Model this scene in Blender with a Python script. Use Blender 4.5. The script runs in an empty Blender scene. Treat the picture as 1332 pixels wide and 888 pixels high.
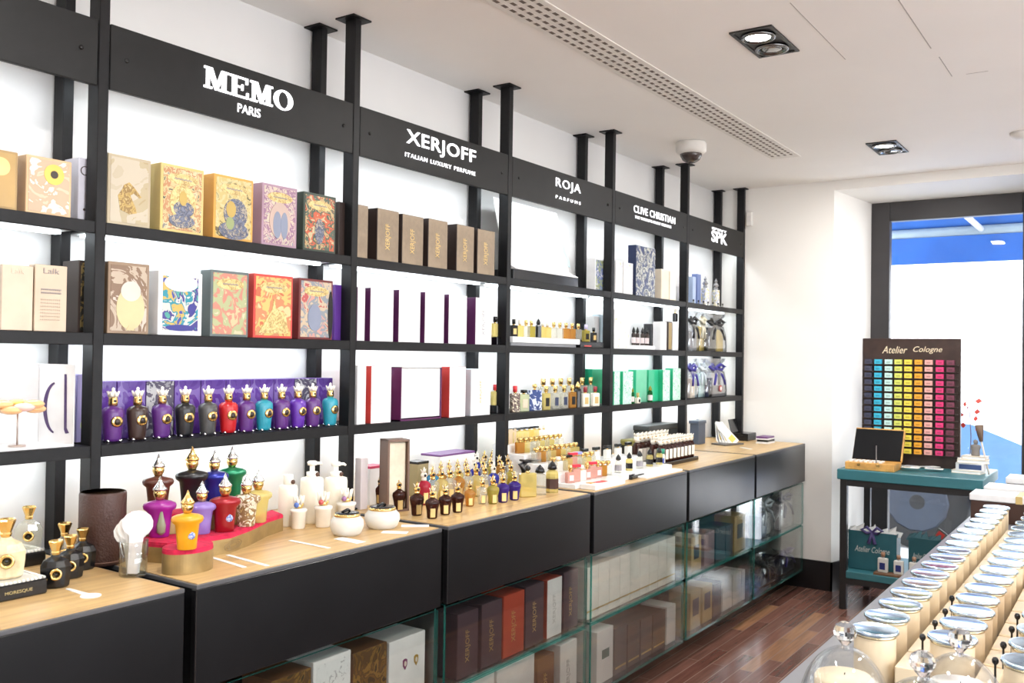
import bpy, math, random
from mathutils import Vector, Matrix, Euler
random.seed(7)
C = bpy.context.scene.collection
SC = bpy.context.scene
# ---------------------------------------------------------------- camera model (fitted to the room's own lines)
CR = Vector((0.825215, 0.564636, 0.014389)); CU = Vector((-0.003309, -0.020643, 0.999781)); CW = Vector((-0.56481, 0.825082, 0.015167))
CZ = 1.50225; F = 1200.0
def _ab(x, y, z, ax):
    P = Vector((x, y, z - CZ)); return P.dot(ax)
def Yat(px, X, Z):            # depth along the room of a point on the line X, Z
    k = (px - 666) / F
    a0 = X*CR.x + (Z-CZ)*CR.z; b0 = X*CW.x + (Z-CZ)*CW.z
    return (k*b0 - a0) / (CR.y - k*CW.y)
def Zat(py, X, Y):
    k = (444 - py) / F
    a0 = X*CU.x + Y*CU.y; b0 = X*CW.x + Y*CW.y
    return CZ + (k*b0 - a0) / (CU.z - k*CW.z)
def _ray(px, py): return CW + CR*((px-666)/F) + CU*((444-py)/F)
def onZ(px, py, Z):
    d = _ray(px, py); t = (Z-CZ)/d.z; return d.x*t, d.y*t
def onX(px, py, X):
    d = _ray(px, py); t = X/d.x; return d.y*t, CZ + d.z*t
def onY(px, py, Y):
    d = _ray(px, py); t = Y/d.y; return d.x*t, CZ + d.z*t
def depth(x, y, z): return _ab(x, y, z, CW)
def msize(px, x, y, z): return px * depth(x, y, z) / F     # metres covered by px pixels there
ORD = 'first second third fourth fifth sixth seventh eighth ninth tenth eleventh twelfth thirteenth fourteenth fifteenth sixteenth seventeenth eighteenth'.split()
# ---------------------------------------------------------------- materials
MATS = {}
def _new(name):
    m = bpy.data.materials.new(name); m.use_nodes = True
    nt = m.node_tree; nt.nodes.clear()
    o = nt.nodes.new('ShaderNodeOutputMaterial')
    return m, nt, o
def mat(name, col=(.8,.8,.8), rough=.5, metal=0., var=.06, scale=12., bump=0., coat=0., spec=.5, emit=0., ecol=None, bscale=60., sub=0.):
    """principled surface with a fine noise over the colour"""
    if name in MATS: return MATS[name]
    m, nt, o = _new(name)
    b = nt.nodes.new('ShaderNodeBsdfPrincipled')
    nt.links.new(b.outputs[0], o.inputs[0])
    b.inputs['Roughness'].default_value = rough; b.inputs['Metallic'].default_value = metal
    b.inputs['Specular IOR Level'].default_value = spec
    b.inputs['Coat Weight'].default_value = coat
    tc = nt.nodes.new('ShaderNodeTexCoord')
    n = nt.nodes.new('ShaderNodeTexNoise'); n.inputs['Scale'].default_value = scale; n.inputs['Detail'].default_value = 3
    nt.links.new(tc.outputs['Object'], n.inputs['Vector'])
    r = nt.nodes.new('ShaderNodeValToRGB')
    lo = [max(0, c*(1-var)) for c in col]; hi = [min(1, c*(1+var)) for c in col]
    r.color_ramp.elements[0].position = .35; r.color_ramp.elements[1].position = .65
    r.color_ramp.elements[0].color = (*lo, 1); r.color_ramp.elements[1].color = (*hi, 1)
    nt.links.new(n.outputs[0], r.inputs[0]); nt.links.new(r.outputs[0], b.inputs['Base Color'])
    if bump:
        n2 = nt.nodes.new('ShaderNodeTexNoise'); n2.inputs['Scale'].default_value = bscale; n2.inputs['Detail'].default_value = 4
        nt.links.new(tc.outputs['Object'], n2.inputs['Vector'])
        bp = nt.nodes.new('ShaderNodeBump'); bp.inputs['Strength'].default_value = bump; bp.inputs['Distance'].default_value = .01
        nt.links.new(n2.outputs[0], bp.inputs['Height']); nt.links.new(bp.outputs[0], b.inputs['Normal'])
    if emit:
        b.inputs['Emission Color'].default_value = (*(ecol or col), 1); b.inputs['Emission Strength'].default_value = emit
    MATS[name] = m; return m
def thin_glass(name, tint=(1,1,1), refl=1.0, rough=.02, base=.04, op=0., opcol=(1,1,1)):
    """clear pane: tinted see-through with a mirror that grows towards grazing view; op adds a milky share"""
    if name in MATS: return MATS[name]
    m, nt, o = _new(name)
    t = nt.nodes.new('ShaderNodeBsdfTransparent'); t.inputs[0].default_value = (*tint, 1)
    g = nt.nodes.new('ShaderNodeBsdfGlossy'); g.inputs['Roughness'].default_value = rough
    lw = nt.nodes.new('ShaderNodeLayerWeight'); lw.inputs['Blend'].default_value = .5
    mp = nt.nodes.new('ShaderNodeMath'); mp.operation = 'POWER'; mp.inputs[1].default_value = 4.0
    nt.links.new(lw.outputs['Facing'], mp.inputs[0])
    ma = nt.nodes.new('ShaderNodeMath'); ma.operation = 'MULTIPLY_ADD'; ma.inputs[1].default_value = .8*refl; ma.inputs[2].default_value = base*refl
    nt.links.new(mp.outputs[0], ma.inputs[0])
    mx = nt.nodes.new('ShaderNodeMixShader')
    nt.links.new(ma.outputs[0], mx.inputs[0]); nt.links.new(t.outputs[0], mx.inputs[1]); nt.links.new(g.outputs[0], mx.inputs[2])
    last = mx
    if op:
        d = nt.nodes.new('ShaderNodeBsdfDiffuse'); d.inputs[0].default_value = (*opcol, 1)
        m2 = nt.nodes.new('ShaderNodeMixShader'); m2.inputs[0].default_value = op
        nt.links.new(mx.outputs[0], m2.inputs[1]); nt.links.new(d.outputs[0], m2.inputs[2]); last = m2
    nt.links.new(last.outputs[0], o.inputs[0])
    MATS[name] = m; return m
def art(name, cols, scale=9., kind='noise', rough=.35, dist=1.2, gold=None):
    """printed decoration: hard-edged areas of a few colours"""
    if name in MATS: return MATS[name]
    m, nt, o = _new(name)
    b = nt.nodes.new('ShaderNodeBsdfPrincipled'); b.inputs['Roughness'].default_value = rough
    nt.links.new(b.outputs[0], o.inputs[0])
    tc = nt.nodes.new('ShaderNodeTexCoord')
    mp = nt.nodes.new('ShaderNodeMapping'); mp.inputs['Location'].default_value = (random.random()*5, random.random()*5, random.random()*5)
    nt.links.new(tc.outputs['Object'], mp.inputs[0])
    if kind == 'voro':
        n = nt.nodes.new('ShaderNodeTexVoronoi'); n.inputs['Scale'].default_value = scale
        out = n.outputs['Color']; sep = nt.nodes.new('ShaderNodeSeparateColor'); nt.links.new(out, sep.inputs[0]); val = sep.outputs[0]
    else:
        n = nt.nodes.new('ShaderNodeTexNoise'); n.inputs['Scale'].default_value = scale; n.inputs['Detail'].default_value = 3; n.inputs['Distortion'].default_value = dist
        mr = nt.nodes.new('ShaderNodeMapRange'); mr.inputs[1].default_value = .25; mr.inputs[2].default_value = .75
        nt.links.new(n.outputs[0], mr.inputs[0]); val = mr.outputs[0]
    nt.links.new(mp.outputs[0], n.inputs['Vector'])
    r = nt.nodes.new('ShaderNodeValToRGB'); r.color_ramp.interpolation = 'CONSTANT'
    e = r.color_ramp.elements
    while len(e) < len(cols): e.new(.5)
    for i, c in enumerate(cols): e[i].position = i/len(cols); e[i].color = (*c, 1)
    nt.links.new(val, r.inputs[0]); nt.links.new(r.outputs[0], b.inputs['Base Color'])
    MATS[name] = m; return m
def emis(name, col, s):
    if name in MATS: return MATS[name]
    m, nt, o = _new(name); e = nt.nodes.new('ShaderNodeEmission'); e.inputs[0].default_value = (*col, 1); e.inputs[1].default_value = s
    nt.links.new(e.outputs[0], o.inputs[0]); MATS[name] = m; return m
def planks(name, cols, w=.09, l=.9, rough=.25, axis='Y', joint=(.012,.006,.004), gap=.0016):
    m, nt, o = _new(name)
    b = nt.nodes.new('ShaderNodeBsdfPrincipled'); b.inputs['Roughness'].default_value = rough
    nt.links.new(b.outputs[0], o.inputs[0])
    tc = nt.nodes.new('ShaderNodeTexCoord'); mp = nt.nodes.new('ShaderNodeMapping')
    nt.links.new(tc.outputs['Object'], mp.inputs[0])
    if axis == 'Y': mp.inputs['Rotation'].default_value = (0, 0, math.pi/2)
    br = nt.nodes.new('ShaderNodeTexBrick'); br.inputs['Scale'].default_value = 1
    br.inputs['Brick Width'].default_value = l; br.inputs['Row Height'].default_value = w; br.inputs['Mortar Size'].default_value = gap
    br.inputs['Mortar Smooth'].default_value = 0; br.inputs['Bias'].default_value = 0
    br.inputs['Color1'].default_value = (0, 0, 0, 1); br.inputs['Color2'].default_value = (1, 1, 1, 1); br.inputs['Mortar'].default_value = (.5, .5, .5, 1)
    br.offset = .37; nt.links.new(mp.outputs[0], br.inputs['Vector'])
    r = nt.nodes.new('ShaderNodeValToRGB'); e = r.color_ramp.elements
    while len(e) < len(cols): e.new(.5)
    for i, c in enumerate(cols): e[i].position = i/(len(cols)-1); e[i].color = (*c, 1)
    nt.links.new(br.outputs['Color'], r.inputs[0])
    n = nt.nodes.new('ShaderNodeTexNoise'); n.inputs['Scale'].default_value = 7; n.inputs['Detail'].default_value = 6
    m2 = nt.nodes.new('ShaderNodeMapping'); m2.inputs['Scale'].default_value = (9, .6, 1) if axis == 'Y' else (.6, 9, 1)
    nt.links.new(tc.outputs['Object'], m2.inputs[0]); nt.links.new(m2.outputs[0], n.inputs['Vector'])
    mx = nt.nodes.new('ShaderNodeMix'); mx.data_type = 'RGBA'; mx.blend_type = 'OVERLAY'; mx.inputs[0].default_value = .55
    nt.links.new(r.outputs[0], mx.inputs[6]); nt.links.new(n.outputs[0], mx.inputs[7])
    m3 = nt.nodes.new('ShaderNodeMix'); m3.data_type = 'RGBA'; m3.inputs[7].default_value = (*joint, 1)
    nt.links.new(br.outputs['Fac'], m3.inputs[0]); nt.links.new(mx.outputs[2], m3.inputs[6]); nt.links.new(m3.outputs[2], b.inputs['Base Color'])
    MATS[name] = m; return m
# ---------------------------------------------------------------- geometry buffer
class G:
    def __init__(s): s.v = []; s.f = []; s.m = []; s.s = []; s.mats = []
    def mi(s, m):
        if m not in s.mats: s.mats.append(m)
        return s.mats.index(m)
    def add(s, vs, fs, m, smooth=False):
        o = len(s.v); s.v += [tuple(v) for v in vs]; k = s.mi(m)
        for f in fs: s.f.append([i+o for i in f]); s.m.append(k); s.s.append(smooth)
        return s
    def box(s, x0, x1, y0, y1, z0, z1, m, b=0., T=None):
        c = Vector(((x0+x1)/2, (y0+y1)/2, (z0+z1)/2)); h = (abs(x1-x0)/2, abs(y1-y0)/2, abs(z1-z0)/2)
        b = min(b, min(h)*.6); vs = []; fs = []
        if b <= 0:
            idx = {}
            for sx in (-1,1):
                for sy in (-1,1):
                    for sz in (-1,1): idx[sx,sy,sz] = len(vs); vs.append(Vector((sx*h[0], sy*h[1], sz*h[2])))
            q = lambda *k: [idx[i] for i in k]
            fs = [q((-1,-1,-1),(-1,-1,1),(-1,1,1),(-1,1,-1)), q((1,-1,-1),(1,1,-1),(1,1,1),(1,-1,1)), q((-1,-1,-1),(1,-1,-1),(1,-1,1),(-1,-1,1)),
                  q((-1,1,-1),(-1,1,1),(1,1,1),(1,1,-1)), q((-1,-1,-1),(-1,1,-1),(1,1,-1),(1,-1,-1)), q((-1,-1,1),(1,-1,1),(1,1,1),(-1,1,1))]
        else:
            idx = {}
            for sx in (-1,1):
                for sy in (-1,1):
                    for sz in (-1,1):
                        for a in range(3):
                            p = [sx*(h[0]-b), sy*(h[1]-b), sz*(h[2]-b)]; p[a] = (sx,sy,sz)[a]*h[a]
                            idx[(sx,sy,sz),a] = len(vs); vs.append(Vector(p))
            def oriented(ii):
                n = (vs[ii[1]]-vs[ii[0]]).cross(vs[ii[2]]-vs[ii[0]]); cc = sum((vs[i] for i in ii), Vector())
                fs.append(ii if n.dot(cc) > 0 else ii[::-1])
            for a in range(3):
                o1, o2 = [k for k in range(3) if k != a]
                for sg in (-1,1):
                    ii = []
                    for u, w in ((-1,-1),(1,-1),(1,1),(-1,1)):
                        t = [0,0,0]; t[a] = sg; t[o1] = u; t[o2] = w; ii.append(idx[tuple(t),a])
                    oriented(ii)
                for su in (-1,1):
                    for sw in (-1,1):
                        ii = []
                        for cc, ax in ((-1,o1),(1,o1),(1,o2),(-1,o2)):
                            t = [0,0,0]; t[a] = cc; t[o1] = su; t[o2] = sw; ii.append(idx[tuple(t),ax])
                        oriented(ii)
            for sx in (-1,1):
                for sy in (-1,1):
                    for sz in (-1,1): oriented([idx[(sx,sy,sz),a] for a in range(3)])
        vs = [v+c for v in vs]
        if T is not None: vs = [T @ v for v in vs]
        return s.add(vs, fs, m)
    def lathe(s, prof, m, cx=0, cy=0, n=20, sx=1., sy=1., smooth=True, T=None, rot=0.):
        """profile of (radius, z); sx, sy squash it; n few and smooth off gives facets"""
        vs = []; fs = []; k = len(prof)
        for r, z in prof:
            for i in range(n):
                a = 2*math.pi*i/n + rot; vs.append(Vector((cx+sx*r*math.cos(a), cy+sy*r*math.sin(a), z)))
        for j in range(k-1):
            for i in range(n):
                fs.append([j*n+i, j*n+(i+1)%n, (j+1)*n+(i+1)%n, (j+1)*n+i])
        if prof[0][0] > 1e-5: fs.append(list(range(n))[::-1])
        if prof[-1][0] > 1e-5: fs.append([(k-1)*n+i for i in range(n)])
        if T is not None: vs = [T @ v for v in vs]
        return s.add(vs, fs, m, smooth)
    def prism(s, poly, a0, a1, m, axis='z', T=None, smooth=False):
        """polygon extruded along an axis; poly holds the other two coordinates in xyz order"""
        n = len(poly); vs = []
        for h in (a0, a1):
            for u, w in poly: vs.append(Vector((u, w, h)) if axis == 'z' else Vector((u, h, w)) if axis == 'y' else Vector((h, u, w)))
        area = sum(poly[i][0]*poly[(i+1)%n][1]-poly[(i+1)%n][0]*poly[i][1] for i in range(n))
        flip = (area < 0) != (axis == 'y')
        fs = [list(range(n))[::-1], list(range(n, 2*n))] + [[i, (i+1)%n, n+(i+1)%n, n+i] for i in range(n)]
        if flip: fs = [f[::-1] for f in fs]
        if T is not None: vs = [T @ v for v in vs]
        return s.add(vs, fs, m, smooth)
    def tube(s, pts, r, m, n=8, rs=None):
        pts = [Vector(p) for p in pts]; vs = []; fs = []; k = len(pts)
        for j, p in enumerate(pts):
            d = (pts[min(j+1,k-1)]-pts[max(j-1,0)]).normalized(); up = Vector((0,0,1)) if abs(d.z) < .9 else Vector((1,0,0))
            u = d.cross(up).normalized(); w = u.cross(d); rr = rs[j] if rs else r
            for i in range(n):
                a = 2*math.pi*i/n; vs.append(p + u*rr*math.cos(a) + w*rr*math.sin(a))
        for j in range(k-1):
            for i in range(n): fs.append([j*n+i, j*n+(i+1)%n, (j+1)*n+(i+1)%n, (j+1)*n+i])
        fs += [list(range(n))[::-1], [(k-1)*n+i for i in range(n)]]
        return s.add(vs, fs, m, True)
    def ball(s, c, r, m, n=12, k=8, sx=1., sy=1., sz=1.):
        pr = [(max(1e-6, r*math.sin(math.pi*i/k)), -r*math.cos(math.pi*i/k)*sz) for i in range(k+1)]
        return s.lathe(pr, m, n=n, sx=sx, sy=sy, T=Matrix.Translation(c))
    def obj(s, name, parent=None, loc=None, rot=None):
        me = bpy.data.meshes.new(name); me.from_pydata(s.v, [], s.f)
        for m in s.mats: me.materials.append(m)
        me.polygons.foreach_set('material_index', s.m); me.polygons.foreach_set('use_smooth', s.s); me.update()
        o = bpy.data.objects.new(name, me); C.objects.link(o)
        if parent is not None: o.parent = parent
        if loc is not None: o.location = loc
        if rot is not None: o.rotation_euler = rot
        return o
def tag(o, label, cat, group=None):
    o['label'] = label; o['category'] = cat
    if group: o['group'] = group
    return o
def thing(name, label, cat, loc=(0,0,0), rz=0., group=None):
    o = bpy.data.objects.new(name, None); o.empty_display_size = .02; C.objects.link(o)
    o.location = loc; o.rotation_euler = (0, 0, rz); return tag(o, label, cat, group)
def struct(o): o['kind'] = 'structure'; return o
def dup(root, loc, rz=0., label=None, group=None, scale=None):
    def cp(o, par):
        c = o.copy(); C.objects.link(c)
        if par is not None: c.parent = par
        for ch in o.children: cp(ch, c)
        return c
    r = cp(root, None); r.location = loc; r.rotation_euler = (0, 0, rz)
    if scale: r.scale = (scale,)*3 if not isinstance(scale, tuple) else scale
    if label: r['label'] = label
    if group: r['group'] = group
    return r
class Kit:
    """first call moves the prototype itself, later calls copy it"""
    def __init__(s, proto): s.p = proto; s.used = False
    def put(s, loc, rz=0., label=None, group=None, scale=None):
        if not s.used:
            s.used = True; r = s.p; r.location = loc; r.rotation_euler = (0, 0, rz)
            if scale: r.scale = (scale,)*3 if not isinstance(scale, tuple) else scale
            if label: r['label'] = label
            if group: r['group'] = group
            return r
        return dup(s.p, loc, rz, label, group, scale)
TXT = {}
def text_mesh(txt, m, shear=0., bold=0., space=1.):
    """glyph outlines as a mesh in local x, y scaled to a unit box, one unit of depth"""
    cu = bpy.data.curves.new('lettering', 'FONT'); cu.body = txt; cu.extrude = .02; cu.shear = shear; cu.offset = bold; cu.resolution_u = 3; cu.space_character = space
    ob = bpy.data.objects.new('lettering', cu); C.objects.link(ob)
    dg = bpy.context.evaluated_depsgraph_get(); dg.update()
    me = bpy.data.meshes.new_from_object(ob.evaluated_get(dg))
    bpy.data.objects.remove(ob); bpy.data.curves.remove(cu)
    me.name = 'lettering'; me.materials.clear(); me.materials.append(m)
    xs = [v.co.x for v in me.vertices]; ys = [v.co.y for v in me.vertices]
    x0, x1, y0, y1 = min(xs), max(xs), min(ys), max(ys)
    for v in me.vertices: v.co = ((v.co.x-x0)/(x1-x0), (v.co.y-y0)/(y1-y0), v.co.z/.02)
    return me
def text_on(name, txt, m, parent, origin, ax, ay, w, h, d=.001, shear=0., bold=0., space=1.):
    """writing w wide along ax and h high along ay (vectors in the parent's frame), standing d proud"""
    key = (txt, m.name, shear, bold, space)
    if key not in TXT: TXT[key] = text_mesh(txt, m, shear, bold, space)
    o = bpy.data.objects.new(name, TXT[key]); C.objects.link(o); o.parent = parent
    ax = Vector(ax).normalized(); ay = Vector(ay).normalized(); az = ax.cross(ay)
    M4 = Matrix.Identity(4)
    for i in range(3): M4[i][0] = ax[i]*w; M4[i][1] = ay[i]*h; M4[i][2] = az[i]*d; M4[i][3] = origin[i]
    o.matrix_local = M4; return o
# ---------------------------------------------------------------- palette
WHITE = mat('white paint', (.90,.89,.87), .6, var=.015, scale=3)
WALLW = mat('warm wall paint', (.88,.86,.82), .65, var=.015, scale=2)
CEILW = mat('ceiling paint', (.93,.90,.86), .7, var=.012, scale=2)
BLACKM = mat('black powder coat', (.008,.008,.009), .45, var=.15, scale=40, spec=.25)
BLACKP = mat('black lacquer panel', (.008,.008,.009), .30, var=.12, scale=6, spec=.6)
SIGNB = mat('sign board black', (.009,.009,.009), .5, spec=.3, var=.1, scale=20)
OAK = None
LED = emis('led diffuser', (.86,.95,1.0), 17.)
LETT = emis('illuminated letter', (1,.98,1), 2.2)
GOLD = mat('polished gold', (.83,.58,.22), .22, 1., var=.08)
GOLDP = mat('gold print', (.72,.52,.22), .3, .7)
SILVER = mat('silver', (.8,.8,.8), .18, 1.)
BLACK = mat('gloss black', (.008,.008,.009), .2)
CREAM = mat('cream glaze', (.86,.80,.68), .35)
PAPER = mat('white card', (.85,.85,.83), .6, var=.02)
GLASS = thin_glass('clear glass', (.97,.99,.98), base=.05, refl=1.4)
GEDGE = thin_glass('green glass edge', (.20,.60,.54), base=.06, op=.3, opcol=(.05,.30,.26))
PANE = thin_glass('window glass', (.98,.99,1), refl=.5, base=.03)
CELLO = thin_glass('cellophane', (.97,.98,1), refl=1.3, base=.16, rough=.08)
RED_V = mat('red velvet', (.55,.012,.06), .9, var=.2, scale=60)
LEATHER = mat('brown leather', (.055,.022,.016), .42, bump=.25, bscale=160)
TEAL = mat('teal enamel', (.035,.16,.19), .4)
WOODY = mat('honey wood', (.62,.33,.09), .45, var=.2, scale=20)
def two(col, k): return tuple(c*k for c in col)
OAK = planks('oak veneer', [(.52,.335,.14),(.57,.375,.165),(.54,.35,.15)], w=.16, l=3., rough=.35, joint=(.50,.32,.135), gap=.0003)
FLOORM = planks('walnut planks', [(.12,.052,.040),(.19,.085,.064),(.24,.115,.085),(.16,.075,.058),(.21,.105,.08),(.17,.08,.06),(.40,.21,.11)], w=.07, l=.62, rough=.2, joint=(.30,.20,.16), gap=.0022)  # light joint colour paints in the reflections along the plank grooves
# ---------------------------------------------------------------- room
XW, XF, XC = -2.50, -2.273, -1.83        # wall, shelf front, counter front
CEIL, ZCT, ZDB = 2.676, .954, .705       # ceiling, counter top, drawer front bottom
SIGN0, SIGN1 = 2.197, 2.371
SH = {'A': 1.84, 'B': 1.546, 'C': 1.250}
P0 = 1.406                               # far edge of the first upright; bays are .95 long
XR, YN, YB, YWN = 2.3, -2.2, 6.156, 6.606
def plane_box(name, *a): return struct(G().box(*a).obj(name))
plane_box('floor', XW-.1, XR+.1, YN-.1, YWN+.2, -.1, 0, FLOORM)
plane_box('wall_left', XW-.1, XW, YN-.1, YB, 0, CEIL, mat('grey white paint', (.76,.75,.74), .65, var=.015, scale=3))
g = G()
for a in ((YN-.1,-.9,0,CEIL),(4.6,YB,0,CEIL),(-.9,4.6,0,.35),(-.9,4.6,2.42,CEIL)): g.box(XR, XR+.1, a[0], a[1], a[2], a[3], WHITE)
struct(g.obj('wall_right'))
g = G()
for y in (-.9,.92,2.74,4.54): g.box(XR+.02, XR+.08, y, y+.06, .35, 2.42, mat('anthracite frame', (.03,.028,.03), .45))
for z in (.35,2.36): g.box(XR+.02, XR+.08, -.9, 4.6, z, z+.06, MATS['anthracite frame'])
w2 = struct(g.obj('added_fill_window'))  # glazed opening added in the unseen wall to brighten the room
G().box(XR+.045, XR+.051, -.84, 4.54, .41, 2.36, PANE).obj('pane', w2)
plane_box('wall_front', XW, XR, YN-.1, YN, 0, CEIL, WHITE)
g = G()
g.prism([(XW-.1,YB),(-1.673,YB),(-1.545,YWN),(-1.545,YWN+.2),(XW-.1,YWN+.2)], 0, CEIL, WALLW)
g.prism([(XR+.1,YB),(XR+.1,YWN+.2),(-.51,YWN+.2),(-.51,YWN),(-.38,YB)], 0, CEIL, WALLW)
g.prism([(YB,2.614),(YWN,2.58),(YWN+.2,2.58),(YWN+.2,CEIL),(YB,CEIL)], -1.673, -.38, WALLW, 'x')
struct(g.obj('wall_back'))
g = G(); SEAM = mat('panel joint', (.45,.42,.39), .8)
g.box(XW-.1, XR+.1, YN-.1, YWN+.2, CEIL, CEIL+.12, CEILW)
for x0, x1, y0, y1 in ((-.663,-.659,2.0,3.72),(-.655,-.6515,3.84,4.13),(-.60,-.52,4.127,4.130),(-.965,-.962,3.0,3.683)):
    g.box(x0, x1, y0, y1, CEIL-.0008, CEIL, SEAM)
struct(g.obj('ceiling'))
g = G(); g.box(XW, -1.66, YB-.013, YB, 0, .188, BLACKP)
g.prism([(-1.673,YB-.013),(-1.66,YB-.013),(-1.532,YWN),(-1.545,YWN)], 0, .188, BLACKP)
struct(g.obj('baseboard_back'))
FRAME = mat('anthracite frame', (.03,.028,.03), .45)
g = G()
for a in ((-1.545,-1.425,0,2.58),(-.63,-.51,0,2.58),(-1.425,-.63,2.45,2.58),(-1.425,-.63,0,.11)):
    g.box(a[0], a[1], YWN, YWN+.07, a[2], a[3], FRAME, .004)
w1 = struct(g.obj('window_1'))
G().box(-1.425, -.63, YWN+.03, YWN+.036, .11, 2.45, PANE).obj('pane', w1)
# ---------------------------------------------------------------- ceiling fittings
def slots(name, dark, light):
    m, nt, o = _new(name); b = nt.nodes.new('ShaderNodeBsdfPrincipled'); b.inputs['Roughness'].default_value = .7; nt.links.new(b.outputs[0], o.inputs[0])
    tc = nt.nodes.new('ShaderNodeTexCoord'); sp = nt.nodes.new('ShaderNodeSeparateXYZ'); nt.links.new(tc.outputs['Object'], sp.inputs[0])
    a = nt.nodes.new('ShaderNodeMath'); a.operation = 'MULTIPLY'; a.inputs[1].default_value = 1/.050; nt.links.new(sp.outputs[1], a.inputs[0])
    f = nt.nodes.new('ShaderNodeMath'); f.operation = 'FRACT'; nt.links.new(a.outputs[0], f.inputs[0])
    c = nt.nodes.new('ShaderNodeMath'); c.operation = 'GREATER_THAN'; c.inputs[1].default_value = .58; nt.links.new(f.outputs[0], c.inputs[0])
    x = nt.nodes.new('ShaderNodeMix'); x.data_type = 'RGBA'; x.inputs[6].default_value = (*dark,1); x.inputs[7].default_value = (*light,1)
    nt.links.new(c.outputs[0], x.inputs[0]); nt.links.new(x.outputs[2], b.inputs['Base Color']); return m
def ceiling_vent():
    t = thing('linear_air_vent', 'long white slotted air vent set in the ceiling above the shelves', 'vent', (-1.717, 3.4, CEIL))
    m = mat('vent enamel', (.8,.77,.72), .5); d = slots('vent slots', (.13,.10,.08), (.74,.70,.64))
    G().box(-.085, .085, -2.4, 1.9, -.004, 0, m, .001).obj('frame', t)
    for k in range(4):
        y = -2.35
        x = -.054+.036*k; G().box(x-.007, x+.007, -2.35, 1.85, -.0048, -.003, d).obj('slot_strip', t)
ceiling_vent()
def downlight():
    t = thing('twin_downlight', 'x', 'downlight', (0,0,CEIL))
    body = mat('downlight black', (.012,.012,.012), .4)
    g = G(); x, y, w = .078, .16, .012
    for a in ((-x,-x+w,-y,y),(x-w,x,-y,y),(-x,x,-y,-y+w),(-x,x,y-w,y)): g.box(a[0], a[1], a[2], a[3], -.006, 0, body)
    g.box(-x, x, -y, y, -.0015, 0, body)
    g.obj('bezel', t)
    for s, on in ((-.075, 1), (.075, 0)):
        G().lathe([(.062,-.002),(.062,-.012),(.052,-.014),(.046,-.006)], mat('downlight ring', (.2,.2,.2), .25, 1.), cy=s, n=28).obj('ring', t)
        G().lathe([(.044,-.008),(.03,-.011),(.001,-.012)], emis('lamp lens', (1,.97,.92), 22. if on else 1.2) if on else mat('unlit lens', (.3,.3,.3), .1, .8), cy=s, n=24).obj('lamp', t)
    return t
k = Kit(downlight())
for x, y, l in ((-1.158,3.32,'black twin downlight beside the long ceiling vent, the larger looking one'),
                (-1.165,5.33,'black twin downlight in the ceiling close to the window wall'),  # entries below: out-of-view downlights, added to fill the room with light
                (-1.16,1.3,'added unseen twin downlight for fill above the start of the counters'),
                (.55,1.3,'added unseen twin downlight for fill over the candle table end'), (.55,3.32,'added unseen twin downlight for fill over the middle of the candle table'),
                (.55,5.33,'added unseen twin downlight for fill between candle table and window wall'), (-1.16,-.7,'added unseen twin downlight for fill far behind the counters'), (.55,-.7,'added unseen twin downlight for fill at the shop rear')):
    k.put((x, y, CEIL), 0, l, 'twin downlights in the ceiling')
t = thing('dome_camera', 'white ceiling dome camera with dark glass hanging in front of the uprights', 'camera', (-2.036, 4.673, CEIL))
G().lathe([(.075,0),(.082,-.01),(.082,-.05),(.07,-.062),(.055,-.066)], mat('camera white', (.8,.78,.74), .4), n=32).obj('housing', t)
G().lathe([(.06,-.06),(.058,-.075),(.045,-.098),(.02,-.112),(.001,-.114)], mat('smoked dome', (.05,.035,.03), .08, spec=.8), n=28).obj('dome', t)
t = thing('smoke_detector', 'round white smoke detector on the ceiling near the window', 'detector', (-.512, 5.326, CEIL))
G().lathe([(.055,0),(.055,-.012),(.042,-.026),(.03,-.034),(.001,-.035)], mat('camera white'), n=28).obj('body', t)
G().lathe([(.058,0),(.058,-.005)], mat('detector base', (.72,.70,.68), .5), n=28).obj('base_plate', t)
x, z = onY(976, 285, YB)
g = G(); g.box(x-.022, x+.022, YB-.028, YB, z-.05, z+.05, mat('camera white'), .006); g.box(x-.01, x+.01, YB-.030, YB-.027, z-.02, z+.02, mat('detector base'))
tag(g.obj('alarm_sensor'), 'small white box sensor high on the wall beside the last upright', 'sensor')
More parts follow.
